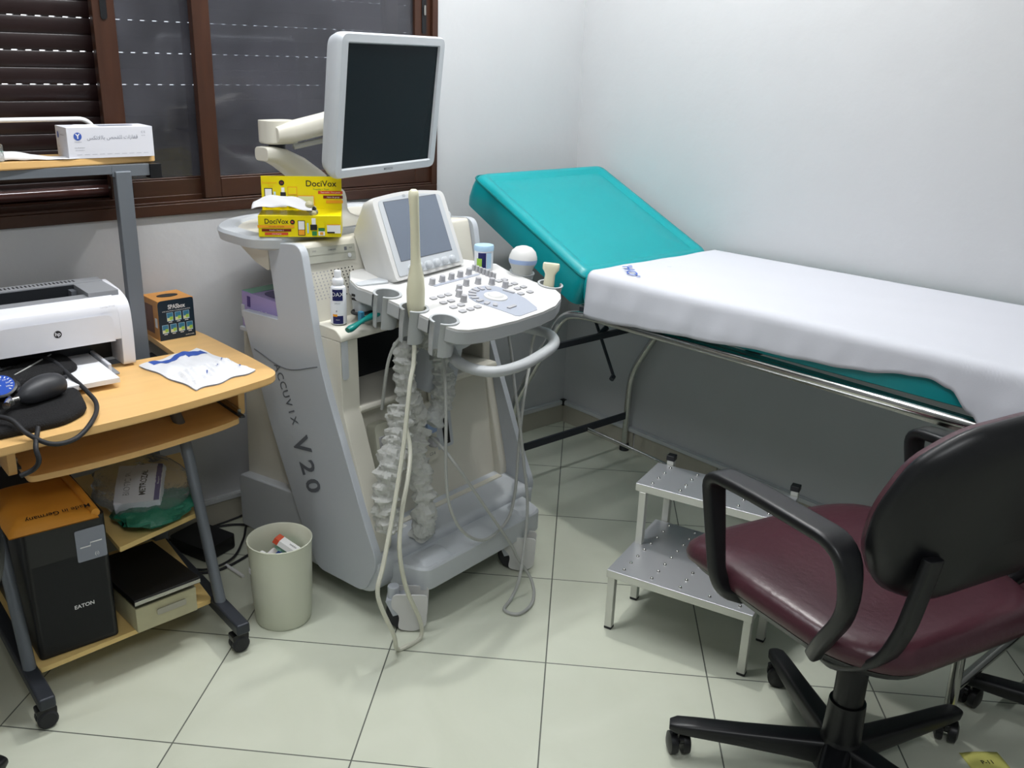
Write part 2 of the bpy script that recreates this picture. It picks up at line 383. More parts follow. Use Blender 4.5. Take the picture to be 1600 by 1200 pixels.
for x in (XN, XF):
    g = G(); g.cyl((x, -1.925, .01), (x, -1.90, .728), .0135, 'chrome', BT, 14); g.lathe([(.017, 0), (.017, .02)], 'black_rubber', BT @ fr((x, -1.925, 0)), 14); g.build('leg', bed)
g = G(); g.box(((XN+XF)/2, -.372, .145), (XF-XN, .012, .026), 'dark_metal', BT); g.build('stretcher', bed, .002)
g = G(); g.cyl((XN, -1.922, .11), (XF, -1.922, .11), .0125, 'chrome', BT, 12); g.build('stretcher', bed)
g = G(); g.cyl((-.245, -.372, .145), (-.245, -1.922, .112), .006, 'chrome', BT, 10); g.build('long_rod', bed)
# backrest ratchet
g = G(); g.box(((XN+XF)/2, -.515, .555), (XF-XN, .012, .02), 'dark_metal', BT)
g.tube([(-.33, -.43, .70), (-.33, -.46, .60), (-.33, -.565, .42)], .0055, 'dark_metal', BT, 8); g.tube([(-.33, -.565, .42), (-.345, -.57, .413)], .009, 'dark_metal', BT, 8)
g.tube([(-.36, -.47, .60), (-.36, -.62, .665)], .005, 'chrome_worn', BT, 8); g.tube([(-.31, -.50, .575), (-.35, -.50, .55)], .010, 'dark_metal', BT, 8)
g.ell((-.36, -.475, .61), (.012, .012, .012), 'black_plastic', BT, 12, 8)
g.build('backrest_ratchet', bed)
def cushion(w, l, t, seed, dish=.006, side_bulge=.006):
    # local: x width, y length, z thickness (0..t); soft box with inset flat top
    rings = []
    R = lambda ww, ll, rr, z: [(x, y, z) for x, y in rrect(ww, ll, rr, 7)]
    for ww, z, rr in ((-.03, 0, .03), (-.004, .006, .035), (side_bulge, t*.3, .04), (side_bulge, t*.65, .04), (-.002, t-.012, .035)): rings.append(R(w+ww, l+ww, rr, z))
    rings += [R(w-.010, l-.010, .035, t-.003), R(w-.035, l-.035, .03, t+.009), R(w-.072, l-.072, .02, t+.008), R(w-.094, l-.094, .016, t-.001), R(w-.108, l-.108, .014, t-.0005), R(w-.16, l-.16, .012, t+.004), R(w-.3, l-.3, .012, t+.0055)]
    return rings
wd = XF-XN+.005
bl = .60
ang = math.atan2(1.077-.836, .659-.125)
g = G(); Tb = BT @ basis(((XN+XF)/2, -.644, .722), (1, 0, 0), (0, cos(ang), sin(ang))) @ fr((0, bl/2, 0))
g.loft(cushion(wd, bl, .112, 1), 'teal_vinyl', Tb); bc = g.build('backrest', bed, ang=50)
g = G(); g.tube([(x, y, .104) for x, y in rrect(wd-.0, bl-.0, .036, 8)], .0035, 'teal_piping', Tb, 6, closed=True); g.build('piping', bc)
g = G(); Tm = BT @ basis(((XN+XF)/2, -.672, .733), (1, 0, 0), (0, -1, -.004)) 
Tm = BT @ basis(((XN+XF)/2, -.668, .7315), (-1, 0, 0), (0, -1, .018)) @ fr((0, .64, 0))
g.loft(cushion(wd, 1.275, .10, 2), 'teal_vinyl', Tm); g.build('mattress', bed, ang=50)

# ---- draped sheet
NB = 60
def ztop(y): return .846+.018*(-y-.668)
hem_pts = [(-0.676, 0.735), (-0.8, 0.7362), (-0.92, 0.7478), (-1.1, 0.764), (-1.34, 0.785), (-1.516, 0.796), (-1.6, 0.806), (-1.69, 0.823), (-1.745, 0.829), (-1.79, 0.818), (-1.84, 0.777), (-1.9, 0.712), (-1.96, 0.672)]
def hemz(y):
    for (a, b), (c, d) in zip(hem_pts, hem_pts[1:]):
        if y >= c: t = (y-a)/(c-a); t = max(0, min(1, t)); t = t*t*(3-2*t); return b+(d-b)*t
    return hem_pts[-1][1]
def sheet_fn(u, v):
    y = -.704-1.262*v - (.02*sin(u*9)*.15)
    zt = ztop(y); hz = hemz(y)
    # u: 0 at the wall side, 1 at the hem; arc over the near edge
    xf, xn = -.030, XN-.004
    drop = zt-hz; total = (xn-xf)*-1+drop+.02
    s = u*total
    wave = .0012*sin(v*31+u*6+3*sin(v*5))+.0014*sin(v*13+2)+.0005*sin(v*90+u*11)
    wr = .0025*sin(v*13+u*9)*sin(u*17)
    top = -(xn-xf)-.012
    if s < top:
        return (xf-s, y, zt+wr*.6+.001)
    s2 = s-top; r = .022
    if s2 < r*1.4:
        a = s2/(r*1.4)*pi/2; return (xf-top-r*sin(a), y, zt-r*(1-cos(a))+wr*.5)
    d = s2-r*1.4; k = min(1, d/.06)
    return (xf-top-r-abs(wave)*k*2.2-.004*k, y+wave*k, zt-r-d)
g = G(); g.grid(sheet_fn, 70, 150, 'sheet_cloth')
sh = g.build('bed_sheet', None, ang=80, solid=.0015); tag(sh, 'white cotton sheet spread over the couch mattress', 'sheet')
g = G()
Tt = basis((-.545, -.728, ztop(-.72)+.0035), (.75, -.66, 0), (.66, .75, 0))
g.text("'HO'", .044, 'print_blue', basis((-.545, -.790, ztop(-.79)+.0065), (-.62, -.78, 0), (.78, -.62, 0)) , bold=.01, sx=1.9)
g.text('ke.', .012, 'grey_print', basis((-.40, -.82, ztop(-.82)+.0065), (.9, -.4, 0), (.4, .9, 0)))
g.build('printed_text', sh)
# foot end of the sheet hanging down
def foot_fn(u, v):
    x = -.030-.60*u; y = -1.966; z0 = ztop(y)
    d = v*(.10+.03*sin(u*5)); a = min(1, d/.03)
    return (x, y-.02*a-.006*sin(u*25+v*3)*v, z0-d+.001)
g = G(); g.grid(foot_fn, 40, 12, 'sheet_cloth'); g.build('sheet_end_flap', sh, ang=80, solid=.0015)

# ================================================================ STEP STOOL
st = thing('step_stool', 'two-step metal stool with studded steel treads beside the couch', 'step stool', (-.961, -1.176, 0), rad(-71))
def tread(x0, x1, y0, y1, z, nx, ny, name):
    g = G(); g.bb((x0, y0, z-.022), (x1, y0+.002, z-.001), 'steel_white'); g.bb((x0, y1-.002, z-.022), (x1, y1, z-.001), 'steel_white')
    g.bb((x0, y0, z-.022), (x0+.002, y1, z-.001), 'steel_white'); g.bb((x1-.002, y0, z-.022), (x1, y1, z-.001), 'steel_white'); g.bb((x0, y0, z-.002), (x1, y1, z), 'steel')
    for i in range(nx):
        for j in range(ny):
            cx = x0+(x1-x0)*(i+.5)/nx; cy = y0+(y1-y0)*(j+.55)/ny
            g.lathe([(.0050, 0), (.0042, .002), (.0025, .0042), (.0012, .0046)], 'chrome', fr((cx+(j*.0015), cy, z)), 10)
    return g.build(name, st, .001)
SW = .371
tread(-.014, SW, -.004, .335, .180, 5, 8, 'lower_tread')
tread(-.022, SW, .172, .335, .358, 5, 4, 'upper_tread')
def post(x, y, h, cap=False, s=.02):
    g = G(); g.box((x, y, h/2+.003), (s, s, h-.006), 'steel_white'); g.box((x, y, .004), (s+.001, s+.001, .008), 'black_rubber'); o = g.build('leg', st, .002)
    if cap: g = G(); g.box((x, y, h+.006), (s+.004, s+.004, .016), 'black_plastic'); g.build('end_cap', o, .002)
post(-.002, .010, .158); post(SW-.012, .010, .158); post(.0, .180, .336); post(SW-.012, .180, .336); post(.012, .348, .372, True); post(SW-.012, .348, .372, True)
g = G(); g.box((SW/2, .180, .14), (SW-.03, .012, .012), 'steel_white'); g.box((.01, .27, .14), (.012, .16, .012), 'steel_white'); g.box((SW-.012, .27, .14), (.012, .16, .012), 'steel_white'); g.build('brace', st)
# ================================================================ ULTRASOUND MACHINE
us = thing('ultrasound_machine', 'cream and grey wheeled ultrasound scanner with tilted control panel and monitor on an arm', 'ultrasound machine', (-1.197, -.5295, 0), rad(9.5))
UW = M.Translation((-1.197, -.5295, 0)) @ M.Rotation(rad(9.5), 4, 'Z'); UI = UW.inverted()
YZ = lambda x: M(((0, 0, 1, x), (1, 0, 0, 0), (0, 1, 0, 0), (0, 0, 0, 1)))      # local (a,b,c) -> (x+c, a, b)
CX = .05
# base
g = G()
lo = [(-.19, -.309), (.298, -.309), (.385, -.05), (.37, .20), (-.25, .20), (-.25, -.12)]
hi = [(-.172, -.262), (.285, -.285), (.372, -.045), (.36, .20), (-.24, .20), (-.21, -.10)]
lo_r = rpoly(lo, .03, 4); hi_r = rpoly(hi, .03, 4)
g.loft([[(x, y, .10) for x, y in lo_r], [(x, y, .158) for x, y in lo_r], [(x*.985+.0008, y*.985, .164) for x, y in lo_r]], 'cart_lightgrey')
for x0, x1 in ((-.185, -.075), (.215, .30)):
    a = rpoly([(x0, -.300), (x1, -.300), (x1+.012, -.22), (x0+.012, -.22)], .02); b_ = rpoly([(x0+.01, -.285), (x1-.01, -.285), (x1, -.235), (x0+.018, -.235)], .016)
    g.loft([[(x, y, .162) for x, y in a], [(x, y, .171) for x, y in b_]], 'cart_lightgrey')
g.build('base', us, .003)
g = G()
g.prism(rpoly([(.40, .075), (.40, .245), (.137, .27), (-.165, .19), (-.215, .185), (-.21, .10), (-.165, .075)], [.01, .02, .03, .03, .02, .04, .04]), 0, .645, 'cart_lightgrey', YZ(-.275)); g.build('base_skirt', us, .006)
# side panels
side = [(.047, .985), (.185, .972), (.163, .80), (.158, .772), (.318, .768), (.282, .634), (.223, .478), (.137, .28), (.137, .20), (-.175, .20), (-.19, .25), (-.115, .46), (-.04, .62), (-.011, .678), (.02, .86)]
lowside = [(.04, .66), (.225, .478), (.137, .28), (.10, .10), (-.165, .085), (-.218, .185), (-.182, .26), (-.09, .50)]
side = rpoly([(.047, .985), (.185, .972), (.155, .771), (.320, .766), (.224, .478), (.10, .20), (.03, .075), (-.165, .080), (-.22, .185), (-.182, .26), (-.011, .678)], [.035, .02, .004, .008, .05, .05, .03, .03, .04, .06, .12], 5)
def panel(x0, sgn, name):
    g = G(); g.prism(side, 0, .022*sgn, 'cart_grey', YZ(x0), 'cart_grey')
    if sgn > 0:
        # printed model name running down the panel
        d = V((0, -.414, -.910)); u = V((0, -.910, .414)); X = x0-.0012
        def at(t, off=0): return basis(V((X, .171, .644))+d*t+u*off, d, u)
        for k, ch in enumerate('ACCUVIX'): g.text(ch, .040, 'cart_text', at(.010+k*.0250), sx=.80, bold=.008)
        g.text('V', .105, 'cart_text', at(.230, -.004), bold=.02, sx=.72)
        g.text('2', .088, 'cart_text', at(.292, -.008), bold=.02, sx=.9); g.text('0', .088, 'cart_text', at(.345, -.010), bold=.02, sx=.9)
    o = g.build(name, us, .007, seg=3)
    g = G(); pts = [(x0+.011*sgn, y, z) for y, z in cr_([V((.268, .665, 0)), V((.13, .632, 0)), V((-.003, .674, 0))], 8) and [(p.x, p.y) for p in cr_([V((.268, .665, 0)), V((.13, .640, 0)), V((-.003, .676, 0))], 8)]]
    pts = [(x0-.0004*sgn, y, z) for _, y, z in pts]; g.tube(pts, .0012, 'cart_text', seg=6); g.build('panel_seam', o)
    return o
panel(-.282, 1, 'side_panel'); panel(.382, -1, 'side_panel')
# rear column behind the side panel
g = G(); g.prism(rpoly([(.18, .17), (.395, .17), (.368, .775), (.35, .785), (.19, .74)], .006, 3), 0, .59, 'cart_cream', YZ(-.245)); g.build('rear_column', us, .006)
g = G(); g.prism([(.16, .70), (.345, .74), (.345, .775), (.33, .775), (.33, .752), (.16, .715)], 0, .02, 'cart_grey', YZ(-.265)); g.bb((-.27, .17, .70), (-.10, .35, .712), 'cart_grey'); g.build('storage_pocket', us, .002)
# upper housing, ledge block, compartment
g = G()
g.prism(rpoly([(.17, .972), (.065, .982), (.058, .965), (.02, .79), (.02, .74), (.17, .74)], [.01, .02, .01, 0, 0, 0]), 0, .62, 'cart_cream', YZ(-.262))
# vent holes
for j in range(9):
    for i in range(14):
        z = .906-j*.0082; y = .0585-(.965-z)*.219-.0006
        x = -.258+i*.0118+j*.0018
        if x > -.105+j*.001: continue
        g.lathe([(.0021, 0), (.0021, .0004)], 'dark_slot' if i > 5 else 'key_grey', basis((x, y, z), (1, 0, 0), (0, .214, .977)), 8)
g.build('upper_housing', us, .004)
g = G()
g.prism(rpoly([(.03, .785), (-.055, .782), (-.075, .765), (-.075, .752), (.03, .752)], [0, .012, .01, 0, 0]), 0, .62, 'cart_cream', YZ(-.262))
g.build('ledge', us, .003)
g = G()
g.prism(rpoly([(.17, .752), (-.070, .752), (-.075, .565), (-.195, .215), (-.17, .162), (.17, .162)], [0, 0, .01, .05, .02, 0]), 0, .058, 'cart_cream', YZ(-.262))
g.prism(rrect(.022, .11, .011, 5), 0, .0015, 'cart_lightgrey', basis((-.249, -.0725, .705), (1, 0, 0), (0, .03, 1)))
g.build('front_column', us, .006)
g = G(); g.prism(rpoly([(.17, .752), (-.03, .752), (-.035, .565), (-.12, .215), (-.11, .162), (.17, .162)], [0, 0, .01, .05, .02, 0]), 0, .030, 'cart_cream', YZ(.332)); g.build('front_column', us, .006)
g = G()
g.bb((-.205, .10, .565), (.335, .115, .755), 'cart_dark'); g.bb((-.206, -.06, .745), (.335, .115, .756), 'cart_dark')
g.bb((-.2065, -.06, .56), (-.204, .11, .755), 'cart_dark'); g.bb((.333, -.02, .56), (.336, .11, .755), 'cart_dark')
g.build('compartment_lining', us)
g = G(); g.prism(rpoly([(.11, .552), (-.075, .545), (-.085, .556), (-.08, .567), (.11, .568)], .004), 0, .545, 'cart_cream', YZ(-.207)); g.build('compartment_floor', us, .002)
# recessed lower front with connectors
g = G(); g.prism([(.16, .552), (-.035, .552), (-.10, .165), (.16, .165)], 0, .55, 'cart_cream', YZ(-.21)); g.build('lower_front_panel', us)
nrm = lambda x, z: basis((x, -.035-.065*(.552-z)/.387-.001, z), (1, 0, 0), (0, .166, .986))
g = G(); T_ = nrm(.122, .435)
g.prism(rrect(.088, .20, .012), 0, .006, 'cart_cream', T_); g.prism(rrect(.070, .175, .008), .006, .0075, 'cart_lightgrey', T_); g.prism(rrect(.026, .155, .003), .0075, .009, 'dark_slot', T_ @ fr((.008, 0, 0)))
for k in range(24): g.lathe([(.0022, .009), (.0022, .0105)], 'chrome', T_ @ fr((.008, -.07+k*.006, 0)), 6)
g.build('connector_socket', us, .001)
g = G(); T_ = nrm(.045, .42)
g.prism(rrect(.050, .17, .012), 0, .030, 'cart_cream', T_); g.prism(rrect(.034, .065, .006), .030, .042, 'probe_blue', T_ @ fr((0, .03, 0))); g.lathe([(.015, .03), (.015, .05), (.010, .054)], 'key_grey', T_ @ fr((0, -.03, 0)), 16)
g.text('C2-6', .012, 'cart_text', T_ @ fr((0, -.066, .0305))); g.build('probe_connector', us, .002)
g = G(); T_ = nrm(-.128, .42)
g.prism(rrect(.062, .15, .014), 0, .034, 'cable_cream', T_); g.prism(rrect(.014, .11, .003), .034, .036, 'cart_text', T_ @ fr((.016, -.01, 0))); g.prism(rrect(.02, .06, .004), .034, .04, 'key_grey', T_ @ fr((-.012, .01, 0))); g.build('probe_connector', us, .002)
g = G(); g.bb((-.20, -.145, .160), (.33, -.085, .182), 'cart_cream'); g.bb((-.20, -.125, .18), (.33, -.085, .205), 'cart_cream'); g.tube([(-.07, -.142, .186), (.22, -.142, .186)], .0055, 'key_grey', seg=8)
g.bb((-.17, -.10, .20), (-.08, -.088, .235), 'cart_white'); g.build('front_sill', us, .004)
# disc drive
g = G(); T_ = basis((-.179, .0515, .948), (1, 0, -.045), (0, .214, .977))
g.prism(rrect(.155, .040, .002), -.002, .004, 'drive_grey', T_); g.prism(rrect(.148, .018, .001), .004, .0048, 'drive_grey', T_ @ fr((0, .009, 0)))
g.text('DVD', .006, 'cart_text', T_ @ fr((-.058, .010, .005))); g.text('SAMSUNG', .0055, 'cart_text', T_ @ fr((.0, .010, .005)), bold=.01); g.quad(.040, .005, .049, .014, 'cart_text', T_, .005); g.text('RW', .006, 'cart_text', T_ @ fr((.062, .010, .005)))
g.lathe([(.006, .004), (.006, .0055), (.004, .0058)], 'trunking', T_ @ fr((.056, -.009, 0)), 16); g.build('disc_drive', us, .0008)
g = G(); g.lathe([(.016, 0), (.016, .003), (.008, .0045)], 'key_grey', basis((-.045, .048, .93), (1, 0, 0), (0, .214, .977)), 20); g.build('speaker_grille', us, .001)
# top tray with rear rim
g = G()
op = rpoly([(-.280, .120), (.36, .120), (.385, .30), (.29, .475), (-.20, .475), (-.325, .36), (-.34, .18)], [.03, .03, .06, .08, .08, .06, .05], 6)
sc = lambda k, dx=0: [(CX+(x-CX)*k, .25+(y-.25)*k) for x, y in op]
g.loft([[(x, y, .955) for x, y in sc(.93)], [(x, y, .962) for x, y in sc(.985)], [(x, y, .985) for x, y in sc(1)], [(x, y, .993) for x, y in sc(.985)], [(x, y, .993) for x, y in sc(.87)], [(x, y, .984) for x, y in sc(.85)]], 'cart_lightgrey')
g.prism(sc(.849), .978, .985, 'cart_cream'); g.build('top_tray', us, .001)
g = G(); g.prism(rpoly([(.185, .957), (.33, .957), (.24, .91), (.185, .895)], .01), 0, .06, 'cart_cream', YZ(-.28)); g.build('tray_bracket', us, .003)
# monitor support
g = G(); Th = fr((.010, .285, 0))
g.lathe([(.145, .955), (.142, .966), (.118, .982), (.082, .994), (.060, 1.005), (.052, 1.02), (.050, 1.05), (.046, 1.066), (.038, 1.074), (.02, 1.076)], 'cart_cream', Th, 36)
g.build('swivel_post', us, ang=60)
def limb(stations, m, name, parent=us):
    g = G(); rings = []
    for (c, w, h, dirv) in stations:
        B = basis(c, V(dirv), (0, 0, 1)); rings.append([B @ V((0, y, z)) for z, y in [(a, b) for a, b in rrect(w, h, min(w, h)*.4, 4)]])
    g.loft(rings, m); return g.build(name, parent, .002, ang=60)
limb([((.030, .285, 1.035), .06, .05, (-1, 0, .8)), ((.010, .285, 1.058), .078, .066, (-1, 0, .7)), ((-.05, .285, 1.102), .080, .068, (-1, 0, .65)), ((-.105, .285, 1.142), .076, .062, (-1, 0, .6)), ((-.155, .285, 1.170), .070, .050, (-1, 0, .4)), ((-.185, .285, 1.180), .066, .042, (-1, 0, .1)), ((-.212, .285, 1.182), .058, .036, (-1, 0, 0))], 'cart_cream', 'lower_arm')
g = G(); g.prism(rrect(.094, .080, .03, 5, -.154, .285), 1.207, 1.266, 'cart_cream'); g.lathe([(.022, 1.18), (.022, 1.212)], 'black_plastic', fr((-.160, .285, 0)), 16); g.build('elbow', us, .006, seg=3)
limb([((-.185, .262, 1.232), .056, .040, (1, -.2, .05)), ((-.14, .250, 1.238), .064, .054, (1, -.3, .15)), ((-.06, .215, 1.258), .064, .056, (1, -.45, .28)), ((.0, .185, 1.280), .060, .050, (1, -.5, .25)), ((.04, .160, 1.296), .054, .044, (1, -.6, .1)), ((.06, .148, 1.300), .05, .04, (1, -.6, 0))], 'cart_cream', 'upper_arm')
g = G(); g.tube(cr_([(-.14, .24, 1.200), (-.08, .22, 1.212), (-.02, .19, 1.226), (.03, .16, 1.262)], 6), .007, 'cable_grey', seg=8); g.build('arm_cable', us)
g = G(); g.prism(rrect(.02, .007, .003), 0, .002, 'cart_text', basis((-.015, .250, 1.112), (1, 0, -.7), (.5, .3, .8))); g.build('arm_button', us)
# monitor
def eul(yaw, tilt): ex = V((cos(yaw), sin(yaw), 0)); up = V((-sin(yaw)*sin(tilt), cos(yaw)*sin(tilt), cos(tilt))); return ex, up
ex, up = eul(.31937, -.1104); TM = UI @ basis((-1.1607, -.4617, 1.3102), ex, up)    # z of TM points at the viewer
g = G()
def rr(w, h, r, z, cy=0): return [(x, y+cy, z) for x, y in rrect(w, h, r, 6)]
g.loft([rr(.36, .29, .03, -.062), rr(.400, .330, .03, -.055), rr(.424, .346, .026, -.030), rr(.434, .352, .024, -.012), rr(.434, .352, .024, -.002), rr(.428, .346, .022, .004), rr(.384, .309, .004, .005, .0), rr(.377, .302, .002, -.001)], 'cart_lightgrey', TM, caps=False)
g.add(rr(.36, .29, .03, -.062), [tuple(range(28))], 'cart_lightgrey', TM)
g.add([], [], 'cart_lightgrey')
mon = g.build('monitor', us, ang=30)
g = G(); g.prism(rrect(.380, .305, .002), -.004, -.0008, 'screen_dark', TM); g.build('monitor_screen', mon)
g = G(); g.text('MEDISON', .009, 'cart_text', TM @ fr((.0, -.164, .0057)), bold=.01); g.build('printed_text', mon)
g = G(); g.cyl((.0, 0, -.06), (.0, 0, -.10), .03, 'cart_cream', TM, 20); g.box((0, 0, -.105), (.10, .07, .03), 'cart_cream', TM); g.build('monitor_bracket', us, .004)
# control panel
TS = math.sqrt(1+.145**2)
TP = basis((0, -.41, .83), (1, 0, 0), (0, 1, .145))
def tp(x, y): return (x, (y+.41)*TS)
def notch(cx, cy, r, edge, n=8):
    a = math.acos(max(-1, min(1, (edge-cx)/r))); return [(cx+r*cos(t), cy+r*sin(t)) for t in [a-2*a*k/n for k in range(n+1)]]
cups = [(-.158, -.135), (-.166, -.238), (-.158, -.332)]
EDGE = -.182; CR = .034
left_edge = []
for c in cups: left_edge += notch(c[0], c[1], CR+.003, EDGE+.000, 8)
outline = rpoly([(-.202, -.085), (-.17, -.01)], 0)+rpoly([(-.132, .037), (-.075, .067), (.003, .089)], 0)
outline = [(-.184, -.088), (-.19, -.06), (-.172, -.01), (-.132, .037), (-.075, .067), (.003, .089), (.12, .07), (.22, .01), (.269, -.054), (.306, -.097), (.292, -.149), (.286, -.254), (.292, -.305), (.288, -.330), (.272, -.358), (.245, -.380), (.186, -.407), (.12, -.418), (.009, -.423), (-.10, -.416), (-.150, -.404), (-.172, -.388), (-.178, -.372)]
loop = outline+left_edge[::-1]
P2 = [tp(*p) for p in loop]
cx_, cy_ = .06, .24
scl = lambda k: [(cx_+(x-cx_)*k, cy_+(y-cy_)*k) for x, y in P2]
R3 = lambda P, z: [(x, y, z) for x, y in P]
g = G()
g.loft([R3(scl(.985), -.040), R3(P2, -.036), R3(P2, -.006)], 'cart_cup', TP); g.prism(scl(.995), -.006, .0, 'cart_white', TP)
g.loft([R3([(cx_+(x-cx_)*.92, cy_+(y-cy_)*.92) for x, y in rpoly([(-.12, .03), (.20, .02), (.26, .10), (.24, .40), (-.08, .44), (-.13, .2)], .05)], -.036), R3([(x*.75+.02, y*.7+.07) for x, y in rpoly([(-.12, .03), (.20, .02), (.26, .10), (.24, .40), (-.08, .44), (-.13, .2)], .05)], -.075)], 'cart_lightgrey', TP)
cp = g.build('control_panel', us, ang=35)
g = G(); g.loft([R3(rrect(.14, .16, .03), -.06), R3(rrect(.12, .14, .03), -.30)], 'cart_grey', TP @ fr((.05, .30, 0))); g.build('panel_lift', us)
for p, sg in ((cups[0], 1), (cups[1], 1), (cups[2], 1), ((.314, -.187), -1), ((.306, -.295), -1)):
    g = G(); c = tp(*p); a0, a1 = (rad(-166), rad(166)) if sg > 0 else (rad(22), rad(338)); n = 26
    ro, ri = (.034, .030) if sg > 0 else (.033, .030)
    rot = rad(14) if sg > 0 else 0
    def ring(r1, r2, z, k=1): return [(c[0]+r1*k*cos(rot+a0+(a1-a0)*i/n), c[1]+r1*k*sin(rot+a0+(a1-a0)*i/n), z) for i in range(n+1)]+[(c[0]+r2*k*cos(rot+a1-(a1-a0)*i/n), c[1]+r2*k*sin(rot+a1-(a1-a0)*i/n), z) for i in range(n+1)]
    dz = -.085 if sg > 0 else -.05
    g.loft([ring(ro, ri, dz, .88), ring(ro, ri, dz*.5, .97), ring(ro, ri, -.004), ring(ro+.003, ri, .001), ring(ro+.003, ri, .004)], 'cart_cup', TP)
    g.build('cup_holder', us, .0008)
def knob(x, y, r=.0085, h=.018):
    g = G(); q = tp(x, y); g.lathe([(r*1.12, 0), (r*1.12, .002), (r, .003), (r*.92, h-.001), (r*.8, h)], 'key_grey', TP @ fr((q[0], q[1], 0)), 14); return g.build('knob', us)
K0 = knob(0, -.137)
def cp_ob(o, dx, dy, T=TP):
    c = o.copy(); COL.objects.link(c); c.parent = us; d = T.to_3x3() @ V((dx, dy*TS, 0)); c.location = d; return c
for x, y in [(.042, -.133), (.080, -.131), (.117, -.129), (.155, -.126), (.081, -.184), (.122, -.190), (.153, -.212), (.169, -.246), (.029, -.206), (.0, -.233), (-.017, -.265)]: cp_ob(K0, x, y+.137)
g = G(); g.prism([(x, y) for x, y in rrect(.19, .010, .005)], 0, .0015, 'pad_grey', TP @ fr((.09, (-.143+.41)*TS, 0), rad(3))); g.build('slider_strip', us)
g = G(); q = tp(.197, -.107); g.lathe([(.0055, 0), (.0052, .016), (.004, .017)], 'key_grey', TP @ fr((q[0], q[1], 0)), 10); S0 = g.build('slider_knob', us)
for k in range(1, 7): cp_ob(S0, 0, -.0125*k)
g = G(); q = tp(-.074, -.214); g.prism(rrect(.019, .015, .004), 0, .0035, 'key_grey', TP @ fr((q[0], q[1], 0))); B0 = g.build('key', us, .001)
for x, y in [(-.046, -.214), (-.019, -.213), (-.074, -.249), (-.046, -.249), (-.074, -.283), (-.045, -.282), (-.074, -.314), (-.045, -.314), (-.016, -.312), (.190, -.206), (.214, -.206), (.191, -.241), (.215, -.241), (.190, -.272), (.217, -.271), (.167, -.303), (.202, -.306)]: cp_ob(B0, x+.074, y+.214)
g = G(); pad = [tp(*p) for p in [(.008, -.288), (.015, -.255), (.036, -.232), (.065, -.214), (.093, -.207), (.125, -.212), (.150, -.228), (.160, -.257), (.158, -.30), (.150, -.335), (.125, -.39), (.112, -.402), (.035, -.408), (.027, -.40), (.024, -.37), (.018, -.33)]]
g.prism(pad, 0, .0012, 'pad_grey', TP); g.build('trackball_pad', us)
g = G(); q = tp(.085, -.285); Tq = TP @ fr((q[0], q[1], 0))
for k in range(9):
    a = rad(60+k*20); g.prism(rrect(.021, .012, .003), .0012, .004, 'key_grey', Tq @ fr((.062*cos(a), .062*sin(a), 0), a))
for x, y, a in ((.065, .01, -75), (-.02, -.072, 5)): g.prism(rrect(.034, .010, .003), .0012, .004, 'key_grey', Tq @ fr((x, y, 0), rad(a)))
g.build('pad_buttons', us, .0006)
g = G(); g.lathe([(.032, .001), (.031, .004), (.026, .005)], 'cart_white', Tq, 28); g.ell((0, 0, 0), (.023, .023, .014), 'cart_white', Tq, 24, 10, 0, pi/2); g.build('trackball', us)
g = G()
for k in range(2): g.bb((-.1845, -.052+.0, .852-k*.010), (-.1865, -.032, .858-k*.010), 'dark_slot')
g.build('usb_ports', us)
g = G(); g.loft([[(x, y, .885-.15*0) for x, y in rpoly([(-.186, -.06), (-.10, -.08), (-.02, .06), (-.075, .066), (-.132, .035), (-.172, -.012)], .01)], [(x*.96, y*.9+.0, .80) for x, y in rpoly([(-.186, -.06), (-.10, -.08), (-.02, .06), (-.075, .066), (-.132, .035), (-.172, -.012)], .01)]], 'cart_lightgrey'); g.build('panel_wing', us, .002)
# front handle
g = G(); hp = [(-.02, -.22, .74), (-.055, -.255, .733), (-.105, -.324, .728), (-.126, -.398, .728), (-.10, -.452, .728), (-.009, -.462, .728), (.115, -.436, .728), (.192, -.402, .728), (.245, -.345, .728), (.245, -.29, .730), (.19, -.24, .745), (.14, -.22, .76)]
g.tube(cr_(hp, 7), .0155, 'cart_cup', seg=16, flat=.85); g.build('front_handle', us, ang=60)
g = G(); g.cyl((.05, -.15, .79), (.05, -.23, .735), .05, 'cart_grey', seg=20); g.box((.05, -.19, .735), (.17, .08, .03), 'cart_grey'); g.build('handle_mount', us, .004)
# touch screen console
ex, up = eul(.2527, .3922); TT = UI @ basis((-1.1424, -.554, 1.001), ex, up)
k_ = .211/.224
g = G(); oo = rpoly([(-.146, -.128), (.146, -.126), (.147, .088), (.0, .105), (-.147, .094)], [.012, .012, .02, .25, .02], 6)
def rz_(P, z, k=1, dx=0, dy=0): return [(x*k+dx, y*k+dy, z) for x, y in P]
backp = [(p[0]*.93, p[1]*.95-.012) for p in oo]
g.loft([[(x, (y+.128)*.86-.135+(0), -.105-(.09-y)*.0) for x, y in [(p[0]*.9, p[1]*.8) for p in oo]], rz_(oo, -.035, .985), rz_(oo, -.006), rz_(oo, .003, .985), rz_(oo, .003, .93)], 'cart_white', TT); ts = g.build('touch_console', us, .0, ang=40)
g = G(); g.prism(rpoly([(-.130, -.117), (.130, -.115), (.126, .078), (0, .094), (-.126, .084)], [.008, .008, .012, .2, .012], 5), .003, .0045, 'cart_lightgrey', TT); g.build('bezel', ts, .0008)
g = G(); g.prism(rrect(.212, .157, .001), .0045, .0052, 'screen_grey', TT); g.prism(rrect(.216, .161, .001), .0044, .0048, 'cart_text', TT); g.build('touch_screen', ts)
for k in range(6):
    g = G(); g.lathe([(.0105, .0045), (.0100, .013), (.008, .0145)], 'cart_lightgrey', TT @ fr((-.078+k*.0345, -.103, 0)), 18); g.build('console_knob', ts)
